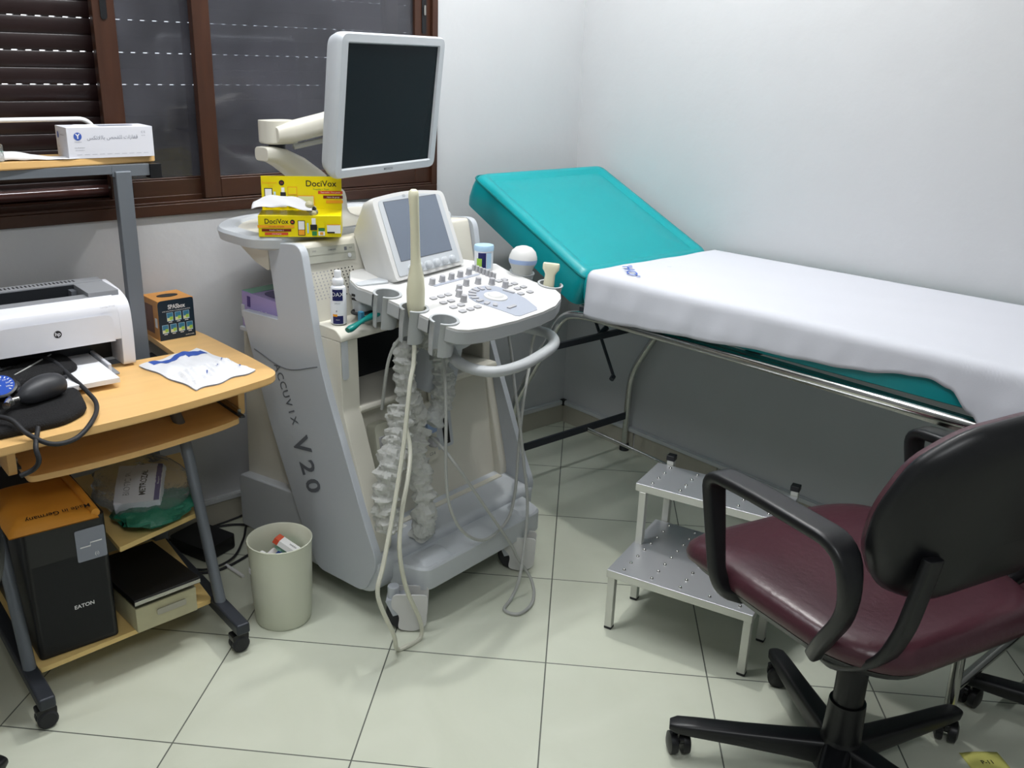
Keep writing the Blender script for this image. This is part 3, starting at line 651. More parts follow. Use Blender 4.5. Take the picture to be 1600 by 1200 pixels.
g = G(); g.text('5D', .010, 'cart_text', TT @ fr((-.022, .088, .0048))); g.text('SONO', .006, 'cart_text', TT @ fr((.026, .086, .0048))); g.build('printed_text', ts)
# castors
def castor(x, y, rot, name='castor', cover=True):
    g = G(); T_ = fr((x, y, 0), rot)
    g.lathe([(.016, .085), (.016, .125)], 'cart_grey', T_, 14); g.prism([(-.02, .09), (.03, .10), (.045, .085), (.045, .06), (.0, .045)], -.022, .022, 'cart_grey', T_ @ M.Rotation(pi/2, 4, 'X'))
    o = g.build(name, us, .003)
    g = G(); Tw = T_ @ fr((.028, 0, .048)) @ M.Rotation(pi/2, 4, 'X'); g.lathe([(.030, -.018), (.044, -.018), (.048, -.012), (.048, .012), (.044, .018), (.030, .018)], 'black_rubber', Tw, 28); g.build('wheel', o)
    if cover:
        g = G(); g.prism(rpoly([(.012, .008), (.055, .002), (.088, .02), (.092, .112), (.0, .112), (-.006, .075), (.018, .05)], .014), -.026, -.0195, 'cart_white', T_ @ M.Rotation(pi/2, 4, 'X')); g.prism(rpoly([(.012, .008), (.055, .002), (.088, .02), (.092, .112), (.0, .112), (-.006, .075), (.018, .05)], .014), .0195, .026, 'cart_white', T_ @ M.Rotation(pi/2, 4, 'X')); g.build('wheel_cover', o, .002)
    return o
castor(-.255, -.250, rad(-49)); castor(.185, -.265, rad(-55)); castor(-.18, .30, rad(120), cover=False); castor(.30, .30, rad(100), cover=False)

# ---------------- things on and around the scanner
def wpt(p): return UW @ V(p)
def wpath(P, n=8): return cr_([wpt(p) for p in P], n)
# long probe
b = wpt((-.160, -.238, .80)); pr_ = thing('vaginal_probe', 'long cream ultrasound probe standing in the middle cup holder in front of the touch screen', 'ultrasound probe', b)
g = G(); ax = [(0, 0, .030, .017), (0, 0, .06, .0220), (0, 0, .10, .0225), (.001, 0, .135, .0190), (.0, 0, .165, .0125), (-.001, 0, .20, .0115), (-.002, .0, .25, .0110), (-.004, 0, .30, .0115), (-.005, .001, .325, .0125), (-.005, .001, .336, .0115), (-.005, .001, .341, .006)]
pts = [V(a[:3]) for a in ax]; g.tube(pts, [a[3] for a in ax], 'probe_cream', seg=20); g.build('probe_body', pr_, ang=70)
g = G(); cab = wpath([(-.160, -.238, .835), (-.165, -.240, .79), (-.185, -.255, .72), (-.212, -.27, .676), (-.255, -.29, .529), (-.315, -.315, .383), (-.367, -.335, .271), (-.396, -.345, .199), (-.36, -.36, .08), (-.33, -.34, .012), (-.300, -.345, .006), (-.25, -.345, .008), (-.252, -.345, .06), (-.300, -.345, .176), (-.313, -.335, .284), (-.28, -.31, .37), (-.229, -.28, .439), (-.183, -.24, .494), (-.167, -.20, .56)])
g.tube([p-b for p in cab], .0058, 'cable_cream', seg=8); g.build('cable', pr_)
# dome probe
b = wpt((.314, -.187, .80)); b = wpt((.303, -.190, .80)); d3 = thing('volume_probe', 'white dome-headed ultrasound probe with a blue band in the rear right cup', 'ultrasound probe', b)
lean = M.Rotation(rad(4), 4, 'Y')
g = G(); g.lathe([(.020, .02), (.0235, .05), (.0245, .07), (.027, .078), (.032, .088)], 'cable_grey', lean, 26); g.lathe([(.032, .088), (.0335, .094), (.0335, .100)], 'probe_blue', lean, 26); g.lathe([(.0335, .100), (.0325, .108), (.028, .121), (.019, .131), (.008, .135), (.001, .1355)], 'cart_white', lean, 26); g.build('probe_body', d3, ang=70).scale = (1.2, 1.2, 1.04)
g = G(); g.tube([p-b for p in wpath([(.314, -.187, .83), (.317, -.187, .77), (.309, -.15, .70), (.267, -.20, .62), (.212, -.26, .552), (.187, -.30, .473), (.187, -.32, .361), (.18, -.345, .25), (.153, -.365, .162), (.088, -.40, .060), (.055, -.400, .008), (.0, -.42, .0052), (.012, -.462, .0052), (.085, -.452, .0052), (.165, -.385, .008), (.135, -.352, .085), (.111, -.345, .135), (.03, -.33, .26), (-.042, -.29, .392), (-.049, -.22, .45), (-.02, -.13, .46), (.03, -.08, .47)], 8)], .0045, 'cable_grey', seg=8); g.build('cable', d3)
# linear probe
b = wpt((.306, -.295, .79)); lp = thing('linear_probe', 'small cream T-headed ultrasound probe in the front right cup', 'ultrasound probe', b)
g = G(); g.loft([[(x, y, z) for x, y in rrect(w, d, min(w, d)*.45, 5)] for w, d, z in ((.026, .018, .02), (.030, .020, .06), (.028, .020, .088), (.036, .021, .096), (.046, .022, .102), (.047, .020, .114), (.044, .016, .119))], 'probe_cream', fr((-.010, .003, 0), rad(-40), 0, rad(5))); g.build('probe_body', lp, ang=60)
g = G(); g.tube([p-b for p in wpath([(.306, -.295, .82), (.305, -.28, .76), (.363, -.20, .66), (.34, -.21, .599), (.238, -.27, .506), (.20, -.29, .385), (.165, -.31, .262), (.113, -.325, .199), (.011, -.335, .186), (-.068, -.33, .235), (-.109, -.315, .316), (-.112, -.30, .415), (-.093, -.28, .565), (-.070, -.25, .682), (-.072, -.225, .745), (-.10, -.20, .775), (-.14, -.17, .765), (-.16, -.14, .70), (-.15, -.10, .55)], 8)], .0045, 'cable_grey', seg=8); g.build('cable', lp)
# wipes tub
b = wpt((.238, -.108, .870)); tb = thing('gel_tub', 'small blue-lidded plastic tub with a green and navy label behind the slider knobs', 'tub', b)
g = G(); g.lathe([(.021, .0), (.0225, .004), (.0225, .055), (.0235, .056)], 'bottle_white', None, 30); g.lathe([(.0235, .056), (.0240, .066), (.0225, .071), (.010, .073)], 'wipe_blue', None, 30); g.build('tub_body', tb)
tb.scale = (1.18, 1.18, 1.0)
def wrap(g, r, z0, z1, a0, a1, m, T=None, n=8): g.grid(lambda u, v: (r*cos(rad(a0+(a1-a0)*u)), r*sin(rad(a0+(a1-a0)*u)), z0+(z1-z0)*v), n, 1, m, T)
g = G(); wrap(g, .0228, .008, .052, -165, -115, 'navy_print'); wrap(g, .0229, .006, .036, -175, -140, 'lime_print'); wrap(g, .0228, .008, .052, -112, -78, 'wipe_blue'); g.build('tub_label', tb)
# spray bottle
b = wpt((-.222, -.022, .7852)); sp = thing('cleaner_bottle', 'slim white plastic bottle with navy label bands on the ledge of the scanner', 'bottle', b)
g = G(); g.lathe([(.018, 0), (.0205, .003), (.0205, .088), (.0185, .096), (.012, .101), (.011, .104)], 'bottle_white', None, 28); bo = g.build('bottle_body', sp)
g = G(); g.lathe([(.014, .101), (.0145, .103), (.0145, .114), (.012, .118), (.0095, .119), (.009, .134), (.008, .137)], 'bottle_white', None, 24); g.build('cap', sp)
g = G(); wrap(g, .0208, .063, .092, -165, -88, 'navy_print'); wrap(g, .0208, .003, .024, -165, -88, 'navy_print'); wrap(g, .0209, .022, .028, -165, -130, 'orange_print')
Tx = fr((0, 0, 0), rad(-37)) 
def cyl_text(g, s, size, r, ac, z, m):
    v, f = text_geo(s, size); g.add([(r*cos(rad(ac)+x/r), r*sin(rad(ac)+x/r), z+y) for x, y, _ in v], f, m)
cyl_text(g, 'DAX', .015, .0211, -126, .079, 'white_print'); cyl_text(g, 'SPRAY', .0055, .0210, -128, .056, 'grey_print'); cyl_text(g, 'cleaner', .0035, .0212, -128, .014, 'white_print'); cyl_text(g, 'e', .009, .0210, -135, .037, 'navy_print')
g.build('label', bo)
# teal handled strap
b = wpt((-.20, -.085, .800)); th = thing('teal_handle', 'curved teal plastic handle with a black ring lying on the ledge beside the white bottle', 'handle')
th.location = b; th.rotation_euler = (0, 0, rad(9.5))
g = G(); P = cr_([(-.075, -.032, -.004), (-.055, -.030, .0), (-.02, -.022, .006), (.02, -.012, .009), (.07, .0, .010), (.12, .012, .008)], 6); g.tube(P, [.0085+.002*sin(k*.4) for k in range(len(P))], 'teal_plastic', seg=12, flat=.8); g.build('grip', th, ang=60)
g = G(); P = [(.045+.032*cos(t), .045+.022*sin(t), .008) for t in [2*pi*k/24 for k in range(24)]]; g.tube(P, .0045, 'black_rubber', seg=8, closed=True); g.build('ring', th)
g = G(); g.bb((-.002, .0, -.010), (.010, .014, .022), 'teal_print'); g.build('clip', th, .002)
# yellow tissue box
zt = .9935; a = math.atan2(.051-.193, -.152+.299)
FL = wpt((-.320, .160, zt)); FR = wpt((-.170, .024, zt)); xv = (FR-FL).normalized(); L_ = (FR-FL).length+.004; yv = V((-xv.y, xv.x, 0))
ty = thing('tissue_box', 'yellow printed tissue box with raised advertising flap on top of the scanner', 'tissue box'); ty.matrix_world = basis((FL+FR)/2+yv*.055, xv, yv)
g = G(); bh = .054
g.bb((-L_/2, -.055, 0), (L_/2, .055, bh), 'yellow_print'); g.build('box_body', ty, .001)
g = G(); g.bb((-L_/2, .0525, bh), (L_/2, .055, bh+.085), 'yellow_print'); fl = g.build('display_flap', ty)
F1 = basis((0, -.0556, 0), (1, 0, 0), (0, 0, 1)); F2 = basis((0, .0520, bh), (1, 0, 0), (0, 0, 1))
g = G(); h = L_/2
g.text('DociVox', .0175, 'black_print', F1 @ fr((-.058, .039, 0)), bold=.01, sx=.95); g.disc((-.018, .038), .006, 'black_print', F1); g.quad(-.021, .036, -.016, .040, 'red_print', F1, .0003)
for q_, (x0, y0, x1, y1, m) in enumerate(((-.105, .023, -.014, .030, 'orange_print'), (-.095, .014, -.022, .0205, 'maroon_print'), (-.088, .005, -.030, .0115, 'red_print'), (-.005, .004, .013, .042, 'black_print'), (-.0035, .019, .0115, .0405, 'white_print'), (-.0035, .0055, .0115, .018, 'orange_print'), (.018, .010, .022, .036, 'wipe_blue'), (.030, .032, .040, .048, 'white_print'), (.026, .018, .043, .032, 'black_print'), (.030, .004, .042, .015, 'green_print'), (.046, .016, .062, .023, 'green_print'), (.046, .024, .062, .044, 'yellow_print'), (.046, .004, .062, .015, 'white_print'), (.050, .006, .058, .013, 'orange_print'), (.068, .010, .102, .031, 'white_print'), (.068, .010, .087, .014, 'black_print'), (.068, .031, .100, .033, 'orange_print'))): g.quad(x0, y0, x1, y1, m, F1, .0002+q_*.00012)
g.text('Propolis + Vitamine C', .0040, 'white_print', F1 @ fr((-.058, .0172, .0012))); g.text('toux seche, toux grasse', .0040, 'maroon_print', F1 @ fr((-.058, .0265, .0012))); g.text('maux de gorge', .0040, 'white_print', F1 @ fr((-.058, .0082, .0012)))
g.build('front_print', ty)
g = G(); g.text('DociVox', .022, 'black_print', F2 @ fr((.050, .066, 0)), bold=.01, sx=1); g.text('Propolis + Thym', .0060, 'green_print', F2 @ fr((.050, .052, 0)))
g.text('Soulagement', .0075, 'orange_print', F2 @ fr((-.082, .068, 0))); g.text('rapide', .006, 'orange_print', F2 @ fr((-.080, .060, 0))); g.disc((-.051, .068), .007, 'black_print', F2); g.text('12', .007, 'red_print', F2 @ fr((-.051, .068, .0003)))
for q_, (x0, y0, x1, y1, m) in enumerate(((.042, .040, .106, .048, 'red_print'), (.055, .028, .106, .036, 'maroon_print'), (.062, .016, .106, .024, 'orange_print'), (-.096, .004, -.075, .054, 'black_print'), (-.094, .006, -.077, .052, 'white_print'), (-.072, .012, -.067, .045, 'wipe_blue'), (-.058, .005, -.040, .034, 'white_print'), (-.055, .034, -.041, .044, 'black_print'), (-.052, .044, -.044, .056, 'white_print'), (-.036, .038, -.012, .058, 'orange_print'), (-.0345, .0395, -.0135, .0565, 'yellow_print'), (-.012, .008, .032, .036, 'orange_print'), (-.010, .010, .030, .034, 'cream_print'), (-.010, .010, .012, .016, 'black_print'), (-.036, .006, -.014, .028, 'green_print'))): g.quad(x0, y0, x1, y1, m, F2, .0002+q_*.00012)
g.text('maux de gorge', .0055, 'white_print', F2 @ fr((.081, .032, .0012))); g.text('Toux seche - Toux grasse', .0048, 'white_print', F2 @ fr((.074, .044, .0012))); g.build('flap_print', fl)
g = G()
def tis(u, v):
    x = -.118+.150*u; w = .055*sin(pi*min(1, u*1.02+.02))**.6
    y = -.054+v*.085+.006*sin(u*5); z = bh+.004+(.040*sin(pi*(u*.62+.22))*(1-abs(v-.5)*1.1))+.0025*sin(u*13+v*9)
    return (x, y, max(z, bh+.002))
g.grid(tis, 30, 12, 'tissue'); g.build('tissue', ty, ang=80, solid=.0006)
g = G(); random.seed(3)
for k in range(9): c = (.030+random.uniform(-.012, .012), -.035+random.uniform(-.01, .012), bh+.014+random.uniform(-.01, .014)); g.ell(c, (.010, .008, .008), random.choice(['grey_print', 'black_print', 'white_print', 'wood_box']), None, 7, 5)
cw = g.build('crumpled_wrapper', None, ang=20); cw.matrix_world = ty.matrix_world.copy(); tag(cw, 'crumpled silver and black wrapper on the yellow tissue box', 'wrapper')
# purple glove box in the side pocket
pb = thing('glove_box', 'purple cardboard glove box stuck in the side pocket of the scanner', 'box'); q1 = wpt((-.262, .345, .7135)); pb.location = q1; pb.rotation_euler = (0, rad(0), rad(9.5))
g = G(); T_ = fr((0, 0, 0)) @ M.Rotation(rad(2), 4, 'X')
g.bb((.0, -.190, .0), (.105, .0, .100), 'purple_card', T_); g.build('box_body', pb, .001)
g = G(); g.bb((.002, -.045, .1001), (.103, -.001, .1012), 'green_card', T_); g.prism(rpoly([(.02, -.15), (.085, -.15), (.085, -.06), (.02, -.06)], .03), .1001, .1012, 'purple_dark', T_); g.quad(-.035, .06, -.02, .09, 'purple_dark', T_ @ basis((-.0006, 0, 0), (0, -1, 0), (0, 0, 1)) @ fr((.06, 0, 0))); g.text('nitrile', .02, 'white_print', T_ @ basis((-.0006, -.10, .055), (0, -1, 0), (0, 0, 1))); g.build('box_print', pb)
# crinkled plastic sleeves
def sleeve(P, r0, seed, label):
    random.seed(seed); pts = wpath(P, 16); c = wpt(P[0]); n = len(pts); rings = []; seg = 28
    up = None
    for i, p in enumerate(pts):
        t = (pts[min(i+1, n-1)]-pts[max(i-1, 0)]).normalized(); up = V((0, 1, 0)) if up is None else up; up = (up-t*up.dot(t)).normalized(); sd = t.cross(up)
        amp = r0*1.12*(1+.35*NZ.noise(p*70+V((seed*3, 1, 2)))); off = NZ.noise_vector(p*45+V((seed, 0, 0)))*.006
        rings.append([p-c+off+(sd*cos(2*pi*k/seg)+up*sin(2*pi*k/seg))*amp*(1+.42*NZ.noise((p+(sd*cos(2*pi*k/seg)+up*sin(2*pi*k/seg))*r0)*62)+.20*NZ.noise((p+(sd*cos(2*pi*k/seg)+up*sin(2*pi*k/seg))*r0)*140)) for k in range(seg)])
    g = G(); g.loft(rings, 'sleeve_plastic'); o = g.build('plastic_sleeve', None, ang=25); o.location = c; tag(o, label, 'plastic sleeve'); return o
sleeve([(-.118, -.165, .745), (-.133, -.17, .704), (-.131, -.17, .633), (-.105, -.17, .566), (-.075, -.172, .515)], .024, 1, 'crinkled clear plastic sleeve hanging under the middle cup holder, left upper one')
sleeve([(-.085, -.155, .752), (-.052, -.16, .742), (-.0, -.165, .699), (.018, -.165, .612), (.012, -.165, .545), (-.035, -.165, .497)], .023, 2, 'crinkled clear plastic sleeve arching down to the connectors, right upper one')
sleeve([(-.144, -.17, .575), (-.177, -.19, .51), (-.225, -.21, .444), (-.250, -.22, .366), (-.245, -.225, .275)], .029, 3, 'crinkled clear plastic sleeve beside the cream front column, lower left one')
sleeve([(-.075, -.165, .50), (-.100, -.17, .455), (-.100, -.19, .39), (-.103, -.21, .326), (-.106, -.22, .25), (-.104, -.20, .20)], .026, 4, 'crinkled clear plastic sleeve reaching down to the scanner base, lower right one')
# ================================================================ COMPUTER DESK
dk = thing('computer_desk', 'beech-topped rolling computer desk on grey metal legs under the window', 'desk', (-2.0, -.35, 0)); DW = V((-2.0, -.35, 0)); DT = M.Translation(-DW)
DXL = -2.62
top = rpoly([(-1.600, -.012), (-1.715, -.012), (-1.722, -.26), (-1.93, -.26), (-1.93, -.10), (DXL+.10, -.10), (DXL+.10, -.012), (DXL, -.012), (DXL, -.60), (-2.3, -.672), (-2.18, -.662), (-1.90, -.645), (-1.70, -.606), (-1.575, -.575), (-1.573, -.43), (-1.585, -.14)],
            [.02, 0, 0, 0, 0, 0, 0, .01, .03, .1, .1, .1, .06, .05, .08, .03], 5)
g = G(); g.prism(top, .655, .675, 'beech', DT); g.build('desk_top', dk, .006, seg=3)
g = G(); g.prism([(x, y) for x, y in rpoly([(-1.95, -.27), (-1.70, -.27), (-1.70, -.02), (-1.95, -.02)], 0)], .60, .612, 'dark_metal', DT); g.build('recess_shelf', dk, .001)
kb = rpoly([(-1.637, -.12), (-2.168, -.12), (-2.168, -.515), (-2.05, -.522), (-1.90, -.512), (-1.70, -.478), (-1.637, -.455)], [0, 0, .02, .08, .08, .05, .015], 4)
g = G(); g.prism(kb, .518, .534, 'beech', DT); g.build('keyboard_shelf', dk, .003)
for x, y in ((-1.637, -.14), (-2.178, -.14)):
    g = G(); g.bb((x, y, .540), (x+.009, -.44, .552), 'chrome_worn', DT); g.bb((x-.002, y, .534), (x+.010, -.46, .540), 'dark_metal', DT); g.build('drawer_rail', dk)
for x, y0 in ((-1.618, -.43), (-2.188, -.48)):
    g = G(); g.prism(rpoly([(y0, .655), (-.10, .655), (-.10, .56), (-.14, .525), (y0+.008, .525)], [.002, 0, 0, .02, .015]), -.009, .009, 'beech', DT @ YZ(x)); g.build('side_board', dk, .002)
# metal frame
for x in (-1.775, -2.235):
    g = G(); g.tube([(x, -.30, .60), (x, -.405, .52), (x, -.43, .46), (x, -.565, .085)], .0145, 'grey_metal', DT, 14); g.build('leg', dk)
    g = G(); g.bb((x-.018, -.70, .062), (x+.018, -.16, .092), 'dark_metal', DT); g.build('foot_bar', dk, .006)
    g = G(); g.bb((x-.020, -.165, .062), (x+.020, -.135, 1.142 if x > -2 else 1.142), 'grey_metal', DT); g.build('rear_post', dk, .003)
    for yy in (-.665, -.19):
        g = G(); Tw = DT @ fr((x, yy, 0)); g.lathe([(.008, .045), (.008, .064)], 'dark_metal', Tw, 10); g.prism(rpoly([(-.02, .03), (.02, .03), (.022, .052), (-.022, .052)], .006), -.014, .014, 'black_plastic', Tw @ M.Rotation(pi/2, 4, 'X'))
        o = g.build('castor', dk, .001); Tx = Tw @ fr((0, 0, .0225)) @ M.Rotation(pi/2, 4, 'X'); g = G(); g.lathe([(.018, -.018), (.0225, -.014), (.0225, -.004), (.018, -.002), (.018, .002), (.0225, .004), (.0225, .014), (.018, .018)], 'black_rubber', Tx, 20); g.build('wheel', o)
g = G(); g.bb((DXL, -.163, .60), (-1.76, -.14, .63), 'grey_metal', DT); g.bb((-2.24, -.163, .22), (-1.77, -.14, .25), 'dark_metal', DT); g.build('cross_rail', dk, .002)
g = G(); g.bb((-1.80, -.16, .60), (-1.56, -.14, .63), 'grey_metal', DT); g.build('cross_rail', dk, .002)
# upper shelf
g = G(); g.prism(rpoly([(-1.668, -.005), (DXL, -.005), (DXL, -.165), (-2.06, -.166), (-1.675, -.130)], [.01, 0, 0, .05, .02], 4), 1.157, 1.175, 'beech', DT); g.build('upper_shelf', dk, .005, seg=3)
g = G(); g.bb((-1.80, -.155, 1.128), (-1.705, -.130, 1.157), 'grey_metal', DT); g.bb((-1.705, -.16, 1.120), (-1.675, -.125, 1.157), 'black_plastic', DT); g.bb((-2.30, -.155, 1.135), (-1.80, -.135, 1.157), 'grey_metal', DT); g.build('shelf_bracket', dk, .001)
g = G(); g.tube(bendpath([(DXL, -.02, 1.262), (-1.80, -.02, 1.262), (-1.77, -.02, 1.175)], .03, 6), .006, 'white_print', DT, 10); g.build('back_rail', dk)
# half shelf and low shelf
g = G(); g.prism(rpoly([(-1.765, -.455), (-1.995, -.520), (-1.995, -.06), (-1.66, -.06), (-1.72, -.30)], [.01, .005, 0, 0, .02]), .288, .302, 'beech_edge', DT); g.build('half_shelf', dk, .002)
g = G(); g.prism(rpoly([(-1.79, -.545), (-2.22, -.585), (-2.22, -.15), (-1.765, -.15)], .01), .080, .0935, 'beech_edge', DT); g.build('low_shelf', dk, .002)
# ---------------- laser printer
PX0, PX1, PY0, PY1, PZ = -2.195, -1.838, -.300, -.085, .675
pt = thing('laser_printer', 'white and grey laser printer with a black output slot on the desk', 'printer', ((PX0+PX1)/2, (PY0+PY1)/2, .6762)); w_, d_ = (PX1-PX0)/2, (PY1-PY0)/2
pf = [(-d_, .0), (-d_-.002, .12), (-d_+.008, .158), (-d_+.035, .176), (-d_+.06, .182), (d_-.03, .188), (d_, .17), (d_+.003, .0)]
def prof(x0, x1, P, m, g, rr=.0): g.prism(rpoly(P, rr, 4) if rr else P, 0, x1-x0, m, YZ(x0))
g = G(); P = rpoly([(-d_, .004), (-d_-.004, .10), (-d_+.004, .165), (-d_+.06, .183), (d_-.03, .190), (d_, .165), (d_, .004)], [.01, .03, .04, .03, .03, .02, .01], 5)
# body left unfilled at the paper opening: sides, top hood and rear
prof(-w_, -w_+.030, P, 'printer_white', g); prof(w_-.030, w_, P, 'printer_white', g)
P2_ = rpoly([(-d_-.003, .075), (-d_-.003, .11), (-d_+.004, .165), (-d_+.045, .180), (-d_+.045, .075)], [.002, .03, .04, 0, 0], 5); prof(-w_+.030, w_-.030, P2_, 'printer_white', g)
prof(-w_+.030, w_-.030, [(-.02, .004), (-.02, .12), (d_, .12), (d_, .004)], 'printer_dark', g); prof(-w_+.03, w_-.03, [(-d_+.045, .075), (-d_+.045, .125), (0, .125), (0, .075)], 'printer_dark', g)
bd = g.build('printer_body', pt, .004)
g = G(); zz = .1895
g.bb((-w_+.02, .050, .17), (w_-.012, d_-.01, zz+.002), 'printer_grey'); g.bb((w_-.085, -d_+.040, .165), (w_-.012, .052, zz), 'printer_grey'); g.bb((-w_+.02, -d_+.040, .165), (-w_+.06, .052, zz), 'printer_grey'); g.bb((-w_+.06, -d_+.040, .160), (w_-.085, -d_+.075, .180), 'printer_grey')
for k in range(26): g.bb((-w_+.04+k*.0095, .066, zz+.001), (-w_+.0445+k*.0095, .086, zz+.0026), 'dark_slot')
g.build('top_cover', pt, .003)
g = G(); g.bb((-w_+.06, -d_+.075, .120), (w_-.085, .052, .130), 'printer_dark'); g.bb((-w_+.06, .048, .12), (w_-.085, .052, .188), 'printer_dark'); g.bb((w_-.1, .02, .13), (w_-.087, .05, .178), 'cart_text'); g.build('output_slot', pt)
F = basis((0, -d_-.0065, .10), (1, 0, 0), (0, .03, 1))
g = G(); g.prism([(x, y) for x, y in rpoly([(-w_+.045, -.026), (w_-.047, -.026), (w_-.047, .042), (-w_+.045, .042)], [0, 0, .02, .02])], 0, .003, 'printer_white', F); fp = g.build('front_flap', pt, .002)
g = G(); g.lathe([(.0088, .003), (.0088, .0036)], 'black_print', F @ fr((0, .012, 0)), 24); g.text('hp', .0130, 'printer_white', F @ fr((0, .0125, .0039)), bold=.02); g.text('LaserJet P1102', .006, 'key_grey', basis((w_-.055, -d_+.0035, .158), (1, 0, 0), (0, .35, .93)) @ fr((-.0, 0, .006))); g.build('emblem', fp)
g = G(); g.prism(rrect(.26, .20, .004), .006, .010, 'printer_grey', fr((-.015, -d_+.03, 0))); g.bb((.095, -d_-.05, .010), (.103, .0, .030), 'printer_white'); g.bb((-.125, -d_-.05, .010), (-.117, .0, .030), 'printer_white'); tr = g.build('paper_tray', pt, .002)
g = G(); g.box((-.015, -d_-.02, .018), (.21, .25, .012), 'paper'); ps = g.build('paper_stack', None, .0005); ps.location = pt.location+V((0, 0, .0)); tag(ps, 'stack of white paper in the open tray of the laser printer', 'paper')
# ---------------- cube tissue box
a = math.atan2(-.143+.146, -1.606+1.710)
cb = thing('cube_tissue_box', 'orange and navy cube tissue box on the right wing of the desk', 'tissue box', (-1.663, -.080, .6755), rad(3)); s = .052; hh = .112
g = G(); g.bb((-s, -s, 0), (s, s, hh), 'orange_box'); b0 = g.build('box_body', cb, .0015)
F = basis((0, -s-.0004, 0), (1, 0, 0), (0, 0, 1)); g = G(); g.prism([(x, y+hh/2) for x, y in rpoly([(-s+.0, -hh/2), (s-.001, -hh/2), (s-.001, hh/2), (-s+.0, hh/2)], [0, 0, .008, .012])], -.0003, .0003, 'navy_box', F)
g.text('SPASbox', .017, 'white_print', F @ fr((.001, .092, .0006)), bold=.02, sx=.8); g.text('UNE SOLUTION A CHAQUE SITUATION', .0045, 'white_print', F @ fr((.0, .081, .0006)))
for j, n in ((0, 3), (1, 4)):
    for k in range(n):
        x = (k-(n-1)/2)*.0235+(.004 if j == 0 else 0); y = .064-j*.033
        g.quad(x-.009, y-.0115, x+.009, y+.0125, 'wipe_blue', F, .0005); g.quad(x-.008, y-.002, x+.008, y+.0115, 'teal_print', F, .0006); g.quad(x-.008, y-.0105, x+.003, y-.002, 'cream_print', F, .0006); g.quad(x-.001, y-.008, x+.008, y+.001, 'lime_print', F, .0007); g.quad(x-.005, y-.0155, x+.005, y-.0135, 'white_print', F, .0006)
g.text('synthemedic', .005, 'white_print', F @ fr((.034, .007, .0006)))
g.build('front_print', cb)
g = G(); F2 = basis((-s-.0004, 0, 0), (0, -1, 0), (0, 0, 1)); g.quad(-.045, .015, .02, .095, 'brown_print', F2); g.quad(.028, .035, .044, .062, 'white_print', F2); g.build('side_print', cb)
g = G(); g.lathe([(.030, .0), (.030, .0006)], 'dark_slot', fr((0, 0, hh)) @ M.Diagonal((1, .62, 1, 1)), 24); g.build('opening', cb)
# ---------------- plastic bag with papers
pg_ = thing('plastic_packet', 'crumpled white plastic packet with a blue printed band on the desk front corner', 'packet', (-1.73, -.42, .6765))
c4 = [V((-1.838, -.318, 0)), V((-1.662, -.262, 0)), V((-1.618, -.520, 0)), V((-1.792, -.575, 0))]
def pk(u, v):
    p = (c4[0]*(1-u)+c4[1]*u)*(1-v)+(c4[3]*(1-u)+c4[2]*u)*v; e = min(1, min(u, 1-u, v, 1-v)*9)
    z = .0030+.007*e+.004*e*sin(u*11+v*7)*sin(v*13)+(.006*e*abs(sin(u*37+v*19)) if v > .55 else .001*sin(u*40)*e)
    return (p.x+1.73+.006*sin(v*14)*(u-.5), p.y+.42+.006*sin(u*13), z)
g = G(); g.grid(pk, 40, 40, 'paper'); g.grid(lambda u, v: (lambda q: (q[0], q[1], 0))(pk(u, v)), 40, 40, 'paper'); po = g.build('packet_body', pg_, ang=30)
g = G(); 
def off(fn, dz): return lambda u, v: (lambda q: (q[0], q[1], q[2]+dz))(fn(u, v))
g.grid(lambda u, v: off(pk, .0006)(.09+.84*u, .10+.10*v), 24, 4, 'print_blue'); g.grid(lambda u, v: off(pk, .0006)(.62+.32*u, .10+.16*v), 10, 4, 'print_blue')
for uu, vv in ((.35, .78), (.62, .72), (.78, .60), (.86, .86)): g.grid(lambda u, v: off(pk, .0008)(uu+.07*u, vv-.05*u+.02*v), 3, 2, 'print_blue')
g.build('printed_band', pg_)
# ---------------- blood pressure monitor
bp = thing('blood_pressure_monitor', 'black blood pressure cuff with rubber bulb and blue dial gauge on the desk', 'blood pressure monitor', (-2.12, -.44, .6762)); BW = M.Translation((2.12, .44, -.6762))
cuff = rpoly([(-2.32, -.625), (-2.10, -.622), (-2.035, -.575), (-2.015, -.44), (-1.992, -.36), (-1.975, -.235), (-2.03, -.205), (-2.10, -.24), (-2.19, -.32), (-2.32, -.36)], .03, 4)
def blob(P, z0, z1, k=.93):
    cx = sum(p[0] for p in P)/len(P); cy = sum(p[1] for p in P)/len(P); s_ = lambda q: [(cx+(x-cx)*q, cy+(y-cy)*q) for x, y in P]
    return [[(x, y, z) for x, y in s_(q)] for q, z in ((.97, z0), (1, z0+(z1-z0)*.35), (.99, z0+(z1-z0)*.7), (k, z1), (.5, z1+.003))]
g = G(); g.loft(blob(rpoly([(-2.34, -.625), (-2.10, -.622), (-2.040, -.575), (-2.020, -.44), (-2.05, -.36), (-2.34, -.38)], .03), .6764, .697), 'black_fabric', BW); cf = g.build('cuff', bp, ang=60)
g = G(); g.loft(blob(rpoly([(-2.20, -.40), (-2.03, -.365), (-1.985, -.335), (-1.985, -.225), (-2.045, -.205), (-2.12, -.27), (-2.25, -.33)], .02), .698, .716), 'black_fabric', BW); g.tube([(-2.13, -.345, .718), (-2.07, -.29, .721), (-2.02, -.235, .72)], .0018, 'cable_grey', BW, 6); g.build('cuff_flap', bp, ang=60)
g = G(); bx = cr_([(-2.165, -.525, .722), (-2.145, -.517, .724), (-2.115, -.50, .727), (-2.085, -.487, .726), (-2.065, -.478, .722), (-2.055, -.474, .721)], 5); n = len(bx)-1
